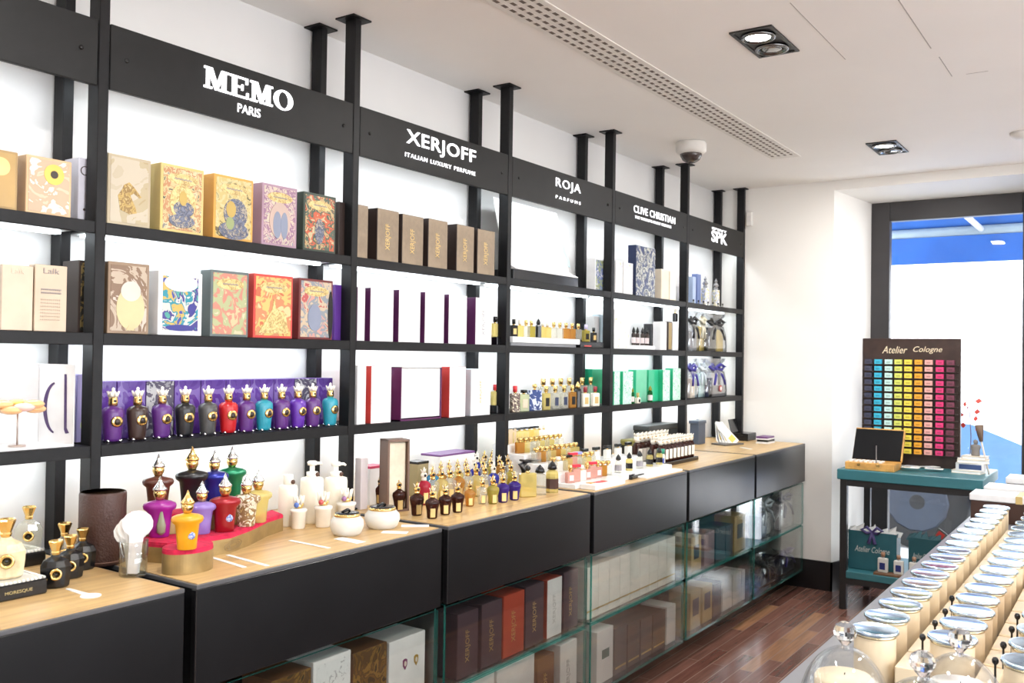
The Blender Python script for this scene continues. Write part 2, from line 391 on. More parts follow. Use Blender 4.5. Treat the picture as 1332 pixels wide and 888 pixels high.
# ---------------------------------------------------------------- shelving
UNDER = mat('shelf underside', (.72,.75,.76), .35)
BAYTXT = ['first shelf bay, cut off by the picture edge, under the blank sign', 'shelf bay with the purple bottles and illustrated boxes',
          'shelf bay with slim brown boxes on top and white boxes below', 'shelf bay with the slanted white card on a black plinth',
          'shelf bay with green boxes on its bottom shelf', 'last shelf bay at the window wall, holding wrapped gift bags']
def upright(par, yfar):
    for x0 in (XF-.05, -2.49):
        o = G().box(x0, x0+.05, yfar-.03, yfar, ZCT, CEIL, BLACKM, .002).obj('upright', par)
        G().box(x0-.02, x0+.07, yfar-.06, yfar+.03, CEIL-.006, CEIL, BLACKM, .001).obj('ceiling_plate', o)
SIGNTXT = ['blank', 'MEMO PARIS', 'XERJOFF', 'ROJA PARFUMS', 'CLIVE CHRISTIAN', 'emblem']
signs = []
for i in range(6):
    y0 = P0 + .95*(i-1); y1 = P0 + .95*i - .03
    t = thing('shelf_bay', BAYTXT[i]+', black metal', 'shelving', (0,0,0), 0, 'black metal shelf bays along the wall')
    upright(t, P0+.95*i)
    if i == 0: upright(t, P0-.95)
    for s, z in SH.items():
        g = G(); g.box(-2.485, XF-.012, y0, y1, z-.018, z, BLACKM, .001); g.box(XF-.014, XF-.002, y0, y1, z-.032, z, BLACKM, .0015)
        b = g.obj('shelf_board', t)
        G().box(-2.47, XF-.016, y0+.01, y1-.01, z-.021, z-.018, UNDER).obj('underside_panel', b)
        G().box(-2.43, -2.405, y0+.02, y1-.02, z-.028, z-.021, LED).obj('led_strip', b)
    # sign board with the strip light tucked in its lower return
    sg = thing('sign_board', 'x', 'sign', (0,0,0), 0, 'black sign boards over the shelf bays')
    sg['label'] = ['blank black sign board over the first shelf bay', 'black sign board with white serif lettering over the purple bottles bay', 'black sign board with bold white lettering over the brown boxes bay',
                   'black sign board with four thin white capitals over the slanted card bay', 'black sign board with two small white words over the green boxes bay', 'black sign board with a white monogram emblem next to the window wall'][i]
    g = G(); g.box(XF-.016, XF-.001, y0+.003, y1-.003, SIGN0, SIGN1, SIGNB, .0015)
    g.box(XF-.12, XF-.016, y0+.01, y1-.01, SIGN0+.055, SIGN0+.065, SIGNB)
    g.obj('board', sg)
    G().box(XF-.075, XF-.045, y0+.02, y1-.02, SIGN0+.045, SIGN0+.055, LED).obj('led_strip', sg)
    for yy in (y0+.05, y1-.05):
        G().lathe([(.006,0),(.006,.003),(.001,.004)], BLACK, n=12, T=Matrix.Translation((XF-.001,yy,(SIGN0+SIGN1)/2)) @ Matrix.Rotation(math.pi/2,4,'Y')).obj('screw', sg)
    signs.append(sg)
def sign_text(sg, name, txt, xl, yb, yt, xr, yr, m=LETT, shear=0., bold=0., space=1.):
    Y0, Z0 = onX(xl, yb, XF); _, Zt = onX(xl, yt, XF); Y1, Z1 = onX(xr, yr, XF)
    z = (Z0+Z1)/2
    return text_on(name, txt, m, sg, (XF, Y0, z), (0,1,0), (0,0,1), Y1-Y0, Zt-Z0, .002, shear, bold, space)
# slab serif capitals drawn by hand
def serif_word(sg, xl, yb, yt, xr, yr):
    Y0, Z0 = onX(xl, yb, XF); _, Zt = onX(xl, yt, XF); Y1, Z1 = onX(xr, yr, XF); H = Zt-Z0; z = (Z0+Z1)/2
    def M():
        r = [(0,.36,0,.1),(.1,.24,0,1),(.66,1.12,0,.1),(.80,1.0,0,1),(0,.24,.9,1),(.86,1.12,.9,1)]
        p = [[(.10,1),(.36,1),(.64,.18),(.50,.0)],[(.50,0),(.60,0),(1.0,1),(.78,1),(.56,.3)]]
        return r, p, 1.12
    def E():
        return [(0,.34,0,.1),(.1,.32,0,1),(0,.34,.9,1),(.1,.88,0,.09),(.1,.84,.91,1),(.3,.62,.46,.55),(.78,.88,0,.3),(.74,.84,.7,1),(.54,.62,.36,.65)], [], .9
    glyphs = [M(), E(), M(), None]; tot = 1.12+.9+1.12+1.0+.06*3; sc = (Y1-Y0)/tot; y = Y0; g = G()
    P = lambda q: [(y+u*sc, z+w*H) for u, w in q]
    for gl in glyphs:
        if gl:
            r, ps, w = gl
            for a, b, c, d in r: g.prism(P([(a,c),(b,c),(b,d),(a,d)]), XF, XF+.005, LETT, 'x')
            for p in ps: g.prism(P(p), XF, XF+.0051, LETT, 'x')
        else:
            w = 1.0; n = 28; vs = []; fs = []
            for rx, rz in ((.5,.51),(.27,.42)):
                for k in range(n):
                    a = 2*math.pi*k/n; q = P([(.5+rx*math.cos(a), .5+rz*math.sin(a))])[0]
                    vs += [(XF,)+q, (XF+.005,)+q]
            for k in range(n):
                j = (k+1)%n; A = 2*k; B = 2*j; D = 2*n
                fs += [[A+1,B+1,D+B+1,D+A+1], [A,B,B+1,A+1], [D+A,D+A+1,D+B+1,D+B]]
            g.add(vs, fs, LETT)
        y += (w+.06)*sc
    g.obj('lettering', sg)
serif_word(signs[1], 264.5, 115, 87, 380, 145)
sign_text(signs[1], 'tagline', 'PARIS', 309, 147, 135.5, 338.5, 152)
sign_text(signs[2], 'lettering', 'XERJOFF', 528.5, 193, 169, 618.5, 216, bold=.012, space=1.08)
sign_text(signs[2], 'tagline', 'ITALIAN LUXURY PERFUME', 527, 205, 199.5, 618, 227, space=1.25)
sign_text(signs[3], 'lettering', 'ROJA', 723, 247, 232, 755, 253.5, space=1.15)
sign_text(signs[3], 'tagline', 'PARFUMS', 723, 258, 254, 755, 266, space=1.7)
sign_text(signs[4], 'lettering', 'CLIVE CHRISTIAN', 824.5, 277.5, 268, 878, 290, space=1.08)
sign_text(signs[4], 'tagline', 'THE WORLD\u2019S FINEST PERFUME', 826, 284, 280.5, 873, 296.5, space=1.2)
sign_text(signs[5], 'lettering', 'SPK', 925.5, 314, 299, 945.5, 319, bold=.015)
sign_text(signs[5], 'tagline', 'SPIRIT', 926, 299, 296, 945, 302.5)
# ---------------------------------------------------------------- counters and glass cases below
CNTDESC = ['holding the black bottles and the brown tube', 'with the red velvet bottle stand on it', 'with the crowd of small dark and clear bottles on it',
           'with the white stepped perfume stand on it', 'with the row of brown bottles on it', 'next to the window wall with the brochures on it']
CASEC = ['under the first counter', 'with the crested white box, under the velvet stand counter', 'with the red box among dark boxes', 'with the long line of cream boxes', 'with gold and black boxes inside', 'with wrapped blue bags, nearest the wall']
TRIM = mat('counter edge', (.09,.09,.095), .4)
INNER = mat('case back panel', (.05,.028,.02), .3)
CY = []
for i in range(6):
    y0 = 1.379+.95*(i-1); y1 = 1.347+.95*i; CY.append((y0, y1))
    t = thing('counter_cabinet', 'black drawer counter %s' % CNTDESC[i], 'counter', (0,0,0), 0, 'black drawer counters under the shelves')
    g = G(); g.box(XW+.002, XC-.022, y0+.004, y1-.004, ZDB+.005, ZCT-.012, BLACKM); g.obj('carcass', t)
    G().box(XC-.02, XC, y0, y1, ZDB, ZCT-.012, BLACKP, .002).obj('drawer_front', t)
    g = G(); g.box(XW+.002, XC, y0, y1, ZCT-.012, ZCT-.002, TRIM, .001); g.obj('edge_trim', t)
    G().box(XW+.002, XC-.008, y0+.008, y1-.008, ZCT-.003, ZCT, OAK).obj('wood_top', t)
    G().box(XW+.002, -2.02, y0-.016, y1+.016, 0, .118, BLACKM).obj('plinth', t)
    c = thing('glass_display_case', 'glass display case %s' % CASEC[i], 'display case', (0,0,0), 0, 'glass display cases under the counters')
    def pane(name, x0, x1, ya, yb, z0, z1, thin):
        g = G(); e = .0
        mats = {'x': (GLASS, GEDGE, GEDGE), 'y': (GEDGE, GLASS, GEDGE), 'z': (GEDGE, GEDGE, GLASS)}[thin]
        b = G(); b.box(x0, x1, ya, yb, z0, z1, GLASS)
        b.mats = [GLASS, GEDGE]; ax = [0,0,1,1,2,2]
        for k in range(6): b.m[k] = b.mats.index(mats[ax[k]])
        b.obj(name, c)
    xa, xb = XC-.016, XC-.008
    pane('side_pane', -2.2, xa-.001, y0+.004, y0+.012, .12, ZDB-.006, 'y'); pane('side_pane', -2.2, xa-.001, y1-.012, y1-.004, .12, ZDB-.006, 'y')
    pane('front_pane', xa, xb, y0+.004, y1-.004, .428, ZDB-.012, 'x'); pane('front_pane', xa, xb, y0+.004, y1-.004, .122, .414, 'x')
    pane('shelf_pane', -2.2, xa-.001, y0+.013, y1-.013, .414, .422, 'z'); pane('bottom_pane', -2.2, xa-.001, y0+.013, y1-.013, .122, .130, 'z')
    G().box(-2.215, -2.202, y0+.004, y1-.004, .122, ZDB-.002, INNER).obj('back_panel', c)
ZS1, ZS0 = .422, .130        # glass shelf tops inside the cases
# ---------------------------------------------------------------- boxes on the shelves
XBX = -2.288
def carton(label, y0, y1, h, d, z, body, xf=XBX, group=None, front=None, inset=.006, cap=None, name='gift_box', cat='box', rz=0., side=None):
    w = y1-y0; t = thing(name, label, cat, (xf-d/2, (y0+y1)/2, z), rz, group)
    g = G(); g.box(-d/2, d/2, -w/2, w/2, 0, h, body, .0015)
    if side: g.box(-d/2+.002, d/2-.002, -w/2-.0006, -w/2+.001, .002, h-.002, side)
    g.obj('carton', t)
    if front: G().box(d/2-.0005, d/2+.0009, -w/2+inset, w/2-inset, inset, h-inset, front, .0003).obj('printed_front', t)
    if cap: G().box(-d/2-.001, d/2+.001, -w/2-.001, w/2+.001, h*(1-cap[1]), h+.001, cap[0], .0012).obj('lid', t)
    t['hwd'] = (h, w, d); return t
def shelf_ext(xl, xr, ytop, z, xf=XBX):
    y0 = Yat(xl, xf, z); y1 = Yat(xr, xf, z); return y0, y1, Zat(ytop, xf, y0)-z
def vtext(t, txt, m, h, w, d, frac=(.2,.8), wid=.22, name='lettering'):
    """writing running up the front"""
    L = h*(frac[1]-frac[0])
    return text_on(name, txt, m, t, (d/2+.0005, w*wid/2, h*frac[0]), (0,0,1), (0,-1,0), L, w*wid, .0012)
def htext(t, txt, m, w, d, z, hh, frac=.6, name='lettering', yo=0., shear=0., dx=.0005):
    return text_on(name, txt, m, t, (d/2+dx, -w*frac/2+yo, z), (0,1,0), (0,0,1), w*frac, hh, .0012, shear)
def disc(t, name, d, y, z, ry, rz, m, dx=.001, n=24):
    g = G(); g.prism([(y+ry*math.cos(2*math.pi*k/n), z+rz*math.sin(2*math.pi*k/n)) for k in range(n)], d/2-.0005, d/2+dx, m, 'x'); return g.obj(name, t)
def blob(t, name, d, pts, m, dx=.0018):
    G().prism(pts, d/2-.0005, d/2+dx, m, 'x').obj(name, t)
K1 = mat('card ochre', (.38,.25,.10), .45); CRM = mat('cream card', (.80,.70,.55), .5); LIL = mat('lilac grey card', (.58,.58,.66), .45)
YEL = mat('pale gold card', (.60,.46,.17), .4); ORG = mat('amber card', (.62,.32,.06), .4); MAU = mat('mauve card', (.36,.23,.30), .45)
DGR = mat('dark green card', (.03,.05,.035), .4); BRN = mat('dark brown card', (.035,.022,.018), .4); VIO = mat('violet card', (.10,.03,.25), .35)
PUR = mat('deep purple card', (.10,.02,.09), .35); REDC = mat('red card', (.55,.05,.04), .4); WHC = mat('white carton', (.74,.735,.735), .4)
TAUPE = mat('taupe card', (.26,.195,.13), .45, var=.12, scale=30); NAVY = mat('navy card', (.02,.03,.08), .35); GRN = mat('emerald card', (.02,.40,.20), .35)
A, B_, CC = SH['A'], SH['B'], SH['C']
# bay 0 --------------------------------------------------
y0,y1,h = shelf_ext(-40, 22, 187, A); t = carton('ochre box with a gold seal, at the cut-off end of the top shelf', y0, y1, h, .05, A, K1, front=mat('ochre sleeve', (.46,.30,.11), .3))
disc(t, 'seal', .05, .015, h*.72, .022, .022, GOLDP)
y0,y1,h = shelf_ext(33, 92, 200, A); w = y1-y0
t = carton('cream film-wrapped box with round yellow seal on the top shelf', y0, y1, h, .06, A, mat('tan card', (.62,.42,.24), .45), front=art('cream wrap', [(.62,.48,.34),(.50,.37,.25),(.74,.66,.58)], 12, dist=2.5))
disc(t, 'seal', .06, w*.1, h*.72, .026, .026, mat('yellow seal', (.80,.52,.10), .35), .0022); disc(t, 'seal_centre', .06, w*.1, h*.72, .010, .010, BRN, .003)
y0,y1,h = shelf_ext(101, 117, 204, A, -2.33); w = y1-y0
t = carton('slim lilac grey box with ring emblem beside the first upright', y0, y1, h, .07, A, LIL, -2.33)
disc(t, 'ring_emblem', .07, 0, h*.8, w*.36, w*.36, BRN); disc(t, 'ring_centre', .07, 0, h*.8, w*.29, w*.29, LIL, .0016); disc(t, 'dot', .07, 0, h*.2, w*.1, w*.1, BRN)
PCH = mat('peach card', (.62,.50,.38), .45)
y0,y1,h = shelf_ext(1, 42, 343, B_); w = y1-y0; t = carton('plain faced peach box on the middle shelf, the wider of two alike', y0, y1, h, .08, B_, PCH, group='peach boxes')
htext(t, 'Lalk', mat('pale print', (.66,.55,.44), .4), w, .08, h*.87, .014, .42)
y0,y1,h = shelf_ext(44, 86, 343, B_); w = y1-y0; t = carton('narrow peach box printed with grey lines beside the plain peach one', y0, y1, h, .03, B_, mat('beige card', (.58,.46,.34), .45), group='peach boxes')
gp = mat('grey print', (.30,.26,.25), .5); htext(t, 'Lalk', gp, w, .03, h*.87, .014, .5)
for k in range(9): htext(t, '----------', gp if k < 2 else mat('tan print', (.55,.44,.34), .5), w, .03, h*(.62-.05*k - (.05 if k > 1 else 0)), .004, .62, 'text_line')
y0,y1,h = shelf_ext(101, 117, 338, B_, -2.34)
t = carton('dark patterned slim box behind the peach ones', y0, y1, h, .08, B_, BRN, -2.34, front=art('dark gilt', [(.02,.02,.02),(.05,.05,.04),(.35,.26,.10),(.02,.025,.02)], 25))
# display: white back board with flower on a stem, side panel with a tall letter d
t = thing('flower_display', 'white display board with glass flower and tall letter on its side panel', 'display', (-2.36, 0, CC))
y0 = max(Yat(-45, -2.30, CC), P0-.95+.012); ym = Yat(55, -2.40, CC); y1 = Yat(95, -2.29, CC); h = Zat(474, -2.29, y1)-CC
G().box(-.07, -.062, y0, ym, 0, h, WHC, .001).obj('back_board', t); G().box(-.07, .07, y0, y1, 0, .006, WHC, .001).obj('base_board', t)
g = G(); g.prism([(-.066,ym),(.068,y1),(.064,y1+.006),(-.07,ym+.006)], 0, h, WHC, 'z'); p = g.obj('side_panel', t)
v = Vector((.134, y1-ym, 0)); v.normalize(); n = Vector((v.y, -v.x, 0))
o = Vector((-.066,ym,0)) + v*.028 + n*.0004
M4 = Matrix(((v.x,0,n.x,-.066),(v.y,0,n.y,ym),(0,1,0,0),(0,0,0,1))); L_ = (Vector((.134, y1-ym, 0))).length
g = G(); arc = []
for k in range(17): a_ = math.radians(100+160*k/16); arc.append((L_*.52+L_*.36*math.cos(a_), h*.46+h*.32*math.sin(a_)))
inn = [(L_*.52+L_*.26*math.cos(math.radians(100+160*k/16)), h*.46+h*.30*math.sin(math.radians(100+160*k/16))) for k in range(17)]
g.prism(arc+inn[::-1], .0005, .0012, mat('aubergine print', (.05,.02,.10), .4), 'z', T=M4); g.obj('letter_bowl', t); g = G()
g.prism([(L_*.74,h*.88),(L_*.80,h*.88),(L_*.83,h*.22),(L_*.90,h*.16),(L_*.80,h*.15),(L_*.76,h*.20)], .0005, .0012, mat('aubergine print'), 'z', T=M4)
g.obj('letter_stem', t)
fy = Yat(22, -2.33, CC); fz = Zat(534, -2.33, fy)-CC; PET = mat('amber petal glass', (.85,.50,.24), .15, sub=.2); 
st = G(); st.tube([(.03,fy,.006),(.03,fy,fz*.6),(.03,fy,fz)], .0022, mat('stem metal', (.5,.42,.38), .3, .8)); st.lathe([(.02,0),(.02,.004),(.001,.005)], mat('stem metal'), cx=.03, cy=fy, T=Matrix.Translation((0,0,.006))); st.obj('stem', t)
g = G()
for k in range(9):
    a = 2*math.pi*k/9
    g.ball((.03+.030*math.cos(a), fy+.042*math.sin(a), fz+.010+.008*math.sin(3*a)), .022, PET if k%3 else mat('pink petal glass', (.86,.55,.50), .15), sx=1.1, sy=1.2, sz=.5)
g.ball((.03,fy,fz+.018), .016, mat('golden heart', (.85,.62,.15), .25), sz=.6); g.obj('flower', t)
y0,y1,h = shelf_ext(99, 116, 487, CC, -2.38); t = carton('small lilac box half hidden behind the display board', y0, y1, h, .06, CC, mat('lilac card', (.32,.28,.55), .4), -2.38)
disc(t, 'floral_spot', .06, 0, h*.25, .008, .014, mat('lime print', (.55,.70,.25), .5))
# bay 1 top: five illustrated boxes -----------------------
def ill(lbl, xl, xr, yt, d, body, fr, z, banner=None, blobs=(), inset=.008):
    y0,y1,h = shelf_ext(xl, xr, yt, z); w = y1-y0
    t = carton(lbl, y0, y1, h, d, z, body, front=fr, inset=inset, group='illustrated boxes, second bay')
    if banner: disc(t, 'title_banner', d, 0, h*.80, w*.36, h*.085, banner, .0016); htext(t, '~~~~~', gp, w, d, h*.80-.003, .006, .4, 'title', dx=.0013)
    for nm, cy, cz, ry, rz, m in blobs: disc(t, nm, d, w*cy, h*cz, w*ry, h*rz, m, .0014 + .0003*len(t.children))
    return t, w, h
GD = art('gilt print', [(.34,.22,.05),(.46,.32,.10),(.25,.15,.04),(.50,.38,.16)], 60)
t, w, h = ill('cream box with a golden bird, first of the illustrated top row', 139, 195, 198, .035, mat('champagne card', (.432,.360,.245), .4), art('champagne foil', [(.446,.382,.274),(.490,.432,.331),(.418,.346,.216),(.374,.295,.158)], 7, dist=2), A)
blob(t, 'bird', .035, [(-.028,h*.22),(-.035,h*.42),(-.022,h*.52),(-.018,h*.58),(-.002,h*.63),(.012,h*.57),(.036,h*.44),(.030,h*.42),(.012,h*.48),(.002,h*.44),(.018,h*.28),(.022,h*.2),(.002,h*.17)], GD)
FIG = art('slate print', [(.05,.06,.10),(.16,.18,.25),(.08,.09,.14),(.36,.32,.26),(.06,.07,.11)], 34, dist=2.5); SKN = art('pale gold print', [(.60,.48,.20),(.66,.55,.26),(.58,.45,.18),(.40,.27,.10),(.63,.51,.23)], 50, dist=2)
t, w, h = ill('yellow framed box with a grey winged motif, second of the illustrated top row', 208, 264, 210.6, .05, YEL, art('vine print', [(.072,.065,.058),(.518,.432,.216),(.446,.216,.101),(.576,.504,.302),(.216,.202,.187)], 42), A, SKN,
    [('medallion',0,.45,.30,.28,SKN),('figure',.02,.36,.24,.12,FIG),('figure',-.02,.18,.30,.10,FIG),('figure',0,.52,.09,.11,mat('ochre print', (.475,.331,.086), .5))])
t, w, h = ill('amber framed box with a dark haired portrait, third of the illustrated top row', 277, 328.5, 224.7, .05, ORG, art('gilt vines', [(.115,.094,.050),(.504,.403,.158),(.562,.475,.245),(.324,.288,.130)], 40), A, SKN,
    [('figure',.04,.42,.30,.24,FIG),('figure',0,.15,.38,.14,FIG),('face',-.08,.48,.12,.13,mat('ochre print')),('collar',-.1,.26,.10,.10,mat('sage print', (.274,.324,.144), .5))])
t, w, h = ill('mauve framed box with a rosy pattern, fourth of the illustrated top row', 340, 385.5, 236.7, .045, MAU, art('rose print', [(.396,.216,.245),(.533,.418,.374),(.288,.158,.245),(.547,.475,.360),(.259,.259,.346)], 38), A, SKN,
    [('medallion',0,.42,.30,.30,mat('blush print', (.504,.374,.317), .5)),('figure',-.08,.35,.12,.22,mat('dusty blue print', (.216,.245,.331), .5)),('figure',.12,.35,.10,.22,mat('dusty blue print'))])
t, w, h = ill('dark green framed box with red blossom print, fifth of the illustrated top row', 394, 436, 248.4, .05, DGR, art('red blossom', [(.360,.043,.029),(.446,.324,.158),(.072,.101,.072),(.504,.101,.043),(.475,.418,.245)], 34), A, SKN,
    [('figure',-.02,.35,.14,.22,FIG)])
y0,y1,h = shelf_ext(440, 457, 262, A, -2.31); carton('plain dark brown box behind the second upright on the top shelf', y0, y1, h, .09, A, BRN, -2.31)
# bay 1 middle
t, w, h = ill('brown film-wrapped box with a pale gold vase motif on the middle shelf', 139, 193, 339, .035, mat('brown foil', (.259,.173,.108), .35), art('foil wrap', [(.259,.173,.108),(.432,.346,.259),(.202,.122,.072),(.533,.461,.389)], 9, dist=3), B_, None,
    [('vase',.04,.36,.34,.30,mat('pale foil', (.576,.475,.259), .35)),('vase',.04,.60,.24,.14,mat('silver foil', (.562,.533,.475), .35))])
blob(t, 'vase_foot', .035, [(-.008,h*.05),(.018,h*.05),(.010,h*.12),(0,h*.12)], mat('pale foil'), .003)
t, w, h = ill('white framed box with a blue and yellow mosaic picture', 205, 262, 351, .05, WHC, art('blue mosaic', [(.036,.058,.302),(.504,.360,.086),(.014,.230,.302),(.533,.533,.504),(.043,.036,.216),(.058,.302,.259)], 20), B_, None,
    [('wave',0,.12,.34,.05,mat('indigo print', (.036,.036,.230), .5)),('moon',.25,.42,.09,.09,mat('indigo print')),('sky_patch',0,.82,.38,.13,WHC)], inset=.014)
t, w, h = ill('slate framed box with a salmon and green river print', 273, 322.5, 350, .05, mat('slate card', (.115,.144,.144), .4), art('river print', [(.504,.446,.259),(.518,.216,.158),(.374,.403,.216),(.562,.504,.331)], 22), B_, SKN)
t, w, h = ill('red framed box with an orange and yellow landscape print', 329, 380, 355, .05, REDC, art('sunset print', [(.504,.130,.058),(.562,.432,.144),(.533,.216,.101),(.576,.504,.259)], 18), B_, SKN)
blob(t, 'yellow_hill', .05, [(-w*.38,h*.08),(w*.38,h*.08),(w*.3,h*.4),(w*.05,h*.48),(0,h*.62),(-w*.04,h*.46)], SKN, .003)
t, w, h = ill('red and grey printed box with a dark side, next to the purple slim one', 388, 432, 361, .045, mat('burgundy card', (.144,.022,.022), .4), art('crimson print', [(.432,.086,.086),(.504,.403,.288),(.230,.259,.288),(.533,.288,.245)], 26), B_, SKN,
    [('figure',-.05,.36,.2,.22,mat('dusty blue print')),('dark_edge',.42,.42,.07,.40,BLACK)])
y0,y1,h = shelf_ext(435, 450, 370, B_, -2.32); carton('slim purple box behind the second upright on the middle shelf', y0, y1, h, .07, B_, VIO, -2.32)
# bay 1 bottom: wrapped purple boxes and the bottles in front of them
FILM = art('purple with painted glare', [(.09,.03,.26),(.11,.045,.30),(.20,.13,.42),(.10,.035,.28),(.13,.06,.34)], 11, dist=.8, rough=.15)  # lighter lilac areas put the wrapping film's glare into the colour
FILMG = art('film on grey', [(.20,.20,.23),(.50,.50,.52),(.10,.09,.14),(.30,.30,.34)], 14, dist=2.5, rough=.15)
edges = [124, 150.6, 188.5, 225.5, 260, 292.5, 324, 355, 382, 411, 432]
xb = -2.395
for k in range(10):
    ya = Yat(edges[k], xb, CC); yb = Yat(edges[k+1], xb, CC); ya = max(ya, P0+.003); h = Zat(487, xb, ya)-CC
    h = .163
    grey = k in (2, 8)
    lb = ('grey film-wrapped carton, %s from the window, in the row behind the bottles' if grey else 'purple film-wrapped carton, %s from the window end behind the bottles') % ORD[9-k]
    carton(lb, ya+.001, yb-.001, h, .06, CC, VIO, xb, 'film-wrapped cartons behind the bottles', FILMG if grey else FILM, .001, name='wrapped_carton')
# crowned bottles
CROWN = mat('ivory enamel', (.86,.80,.70), .3)
def crowned_bottle(col, nm):
    t = thing('perfume_bottle', 'x', 'perfume bottle')
    body = mat(nm, col, .33, var=.1, scale=30, coat=.2)
    G().lathe([(.0235,.004),(.0255,.012),(.029,.05),(.0325,.082),(.0315,.094),(.024,.102),(.013,.105),(.010,.110)], body, n=24, sx=.8).obj('body', t)
    for a in (-.018, .018):
        for b in (.012, -.012): G().ball((b, a, .005), .0055, SILVER, 8, 6).obj('foot', t)
    g = G(); g.lathe([(.0125,.108),(.0135,.116),(.0125,.128),(.011,.136)], GOLD, n=16); g.ball((.0105,0,.121), .006, BRN, 8, 6, sx=.6); g.obj('head_stopper', t)
    g = G(); n = 7
    for q in range(n):
        a = 2*math.pi*q/n; g.tube([(.010*math.cos(a),.010*math.sin(a),.134),(.017*math.cos(a),.018*math.sin(a),.150)], .003, CROWN, 6, [.0045,.0012])
    g.lathe([(.0125,.133),(.0135,.140),(.008,.146),(.004,.152),(.005,.157),(.001,.161)], CROWN, n=16); g.obj('crown', t)
    g = G(); T = Matrix.Translation((.0235,.002,.062)) @ Matrix.Rotation(math.pi/2,4,'Y')
    g.lathe([(.0175,-.004),(.0175,.001),(.014,.0035)], GOLD, n=20, T=T, sx=.95); g.lathe([(.010,.003),(.006,.006),(.001,.007)], BRN, n=14, T=T); g.obj('emblem', t)
    return t
BC = [('purple',(.09,.02,.17)),('dark brown',(.035,.016,.012)),('purple',0),('black',(.010,.010,.012)),('charcoal grey',(.055,.055,.055)),('scarlet',(.45,.008,.012)),('purple',0),('turquoise',(.02,.27,.36)),('purple',0),('violet',(.10,.02,.32)),('purple',0),('turquoise',0)]
BX = [146,178,210,240,270,296.5,320,343,365.6,387,406,429]
protos = {}
for k, (nm, col) in enumerate(BC):
    if nm not in protos: protos[nm] = Kit(crowned_bottle(col, 'lacquer '+nm))
    y = Yat(BX[k], -2.318, CC)
    protos[nm].put((-2.318, y, CC), random.uniform(-.12,.12) -.05, '%s crowned bottle with gold emblem, %s from the window in its shelf row' % (nm, ORD[11-k]), 'crowned bottles on the bottom shelf', .93)
# bay 2 --------------------------------------------------
for k, (xl, xr, yt) in enumerate(((463,478,265),(490,518,270),(522.5,550,277.5),(556.5,581.5,283.5),(593.5,616,291),(620.5,643,297))):
    xf = XBX if k else -2.30
    y0,y1,h = shelf_ext(xl, xr, yt, A, xf)
    if k == 0: y0 = max(y0, P0+.95+.002)
    t = carton('slim taupe box with gold vertical lettering, %s from the window on the top shelf' % ORD[5-k], y0, y1, h, .10, A, BRN, xf, 'slim taupe boxes', TAUPE, .0015)
    if k: vtext(t, 'XERJOFF', GOLDP, h, y1-y0, .10, (.22,.72), .26)
for k, (xl, xr, yt) in enumerate(((464,474,373),(481,511,374),(518,546,376.5),(552,577,379.5),(583,606.5,382.5),(618,639,386.5))):
    y0,y1,h = shelf_ext(xl, xr, yt, B_)
    if k == 0: y0 = max(y0, P0+.95+.002)
    t = carton('white fronted box with purple sides, %s from the window on the middle shelf' % ORD[5-k], y0, y1, h, .10, B_, PUR, XBX, 'white fronted boxes with purple sides', WHC, .0008)
    if k == 5: vtext(t, 'XERJOFF', mat('silver print', (.35,.35,.37), .4), h, y1-y0, .10, (.2,.75), .2)
SILP = art('silver lace print', [(.84,.84,.84),(.80,.80,.82),(.84,.84,.85),(.66,.67,.70)], 60)
y0,y1,h = shelf_ext(464, 475.5, 475, CC); carton('white box cut by the second upright on the bottom shelf', max(y0,P0+.953), y1, h, .05, CC, WHC)
y0,y1,h = shelf_ext(482, 508, 476, CC); t = carton('white box with a red side and silver lace print, bottom shelf', y0, y1, h, .09, CC, REDC, front=SILP, inset=.0008)
# open coffret lying on its back edge
y0,y1,h = shelf_ext(521, 574, 477, CC); w = y1-y0
t = thing('coffret', 'square white faced coffret with dark purple rim on the bottom shelf', 'box', (XBX-.05, (y0+y1)/2, CC))
g = G(); g.box(-.05,.05,-w/2,-w/2+.004,0,h,PUR,.001); g.box(-.05,.05,w/2-.004,w/2,0,h,PUR,.001); g.box(-.05,.05,-w/2,w/2,0,.006,PUR,.001); g.box(-.05,.05,-w/2,w/2,h-.004,h,WHC,.001); g.box(-.05,-.045,-w/2,w/2,0,h,PUR); g.obj('case', t)
G().box(-.044,.044,-w/2+.004,w/2-.004,.010,h-.005,WHC,.001).obj('inlay', t)
y0,y1,h = shelf_ext(584, 605, 477, CC); t = carton('white box with a deep red side next to the square coffret', y0, y1, h, .09, CC, REDC, front=SILP, inset=.0008)
y0,y1,h = shelf_ext(612, 637, 480, CC); t = carton('pale blue sided white box, last before the third upright', y0, y1, h, .09, CC, mat('ice blue card', (.55,.66,.72), .4), front=WHC, inset=.0008); vtext(t, 'XERJOFF', GOLDP, h, y1-y0, .09, (.25,.75), .12)
# ---------------------------------------------------------------- small bottle makers (front faces +x, about life size)
def liquid(nm, tint, op=.35, opcol=None): return thin_glass(nm, tint, base=.07, op=op, opcol=opcol or tint)
L_CLR = liquid('clear perfume glass', (.93,.93,.88), .18, (.85,.84,.76)); L_YEL = liquid('yellow perfume', (.94,.86,.50), .35, (.78,.66,.26)); L_AMB = liquid('amber perfume', (.82,.52,.16), .4, (.55,.28,.06))
L_BRN = liquid('dark brown glass', (.20,.06,.03), .6, (.05,.015,.01)); L_PUR = liquid('violet glass', (.14,.08,.42), .6, (.06,.03,.24)); L_PNK = liquid('pink perfume', (.92,.66,.60), .4, (.80,.50,.42)); L_GRN = liquid('green glass', (.05,.30,.10), .6, (.01,.12,.03))
L_OLV = liquid('olive perfume', (.70,.62,.18), .5, (.45,.38,.08)); L_BLU = liquid('blue glass', (.08,.10,.62), .5, (.03,.04,.40)); L_FRO = liquid('frosted white glass', (.95,.95,.92), .7, (.84,.83,.78))
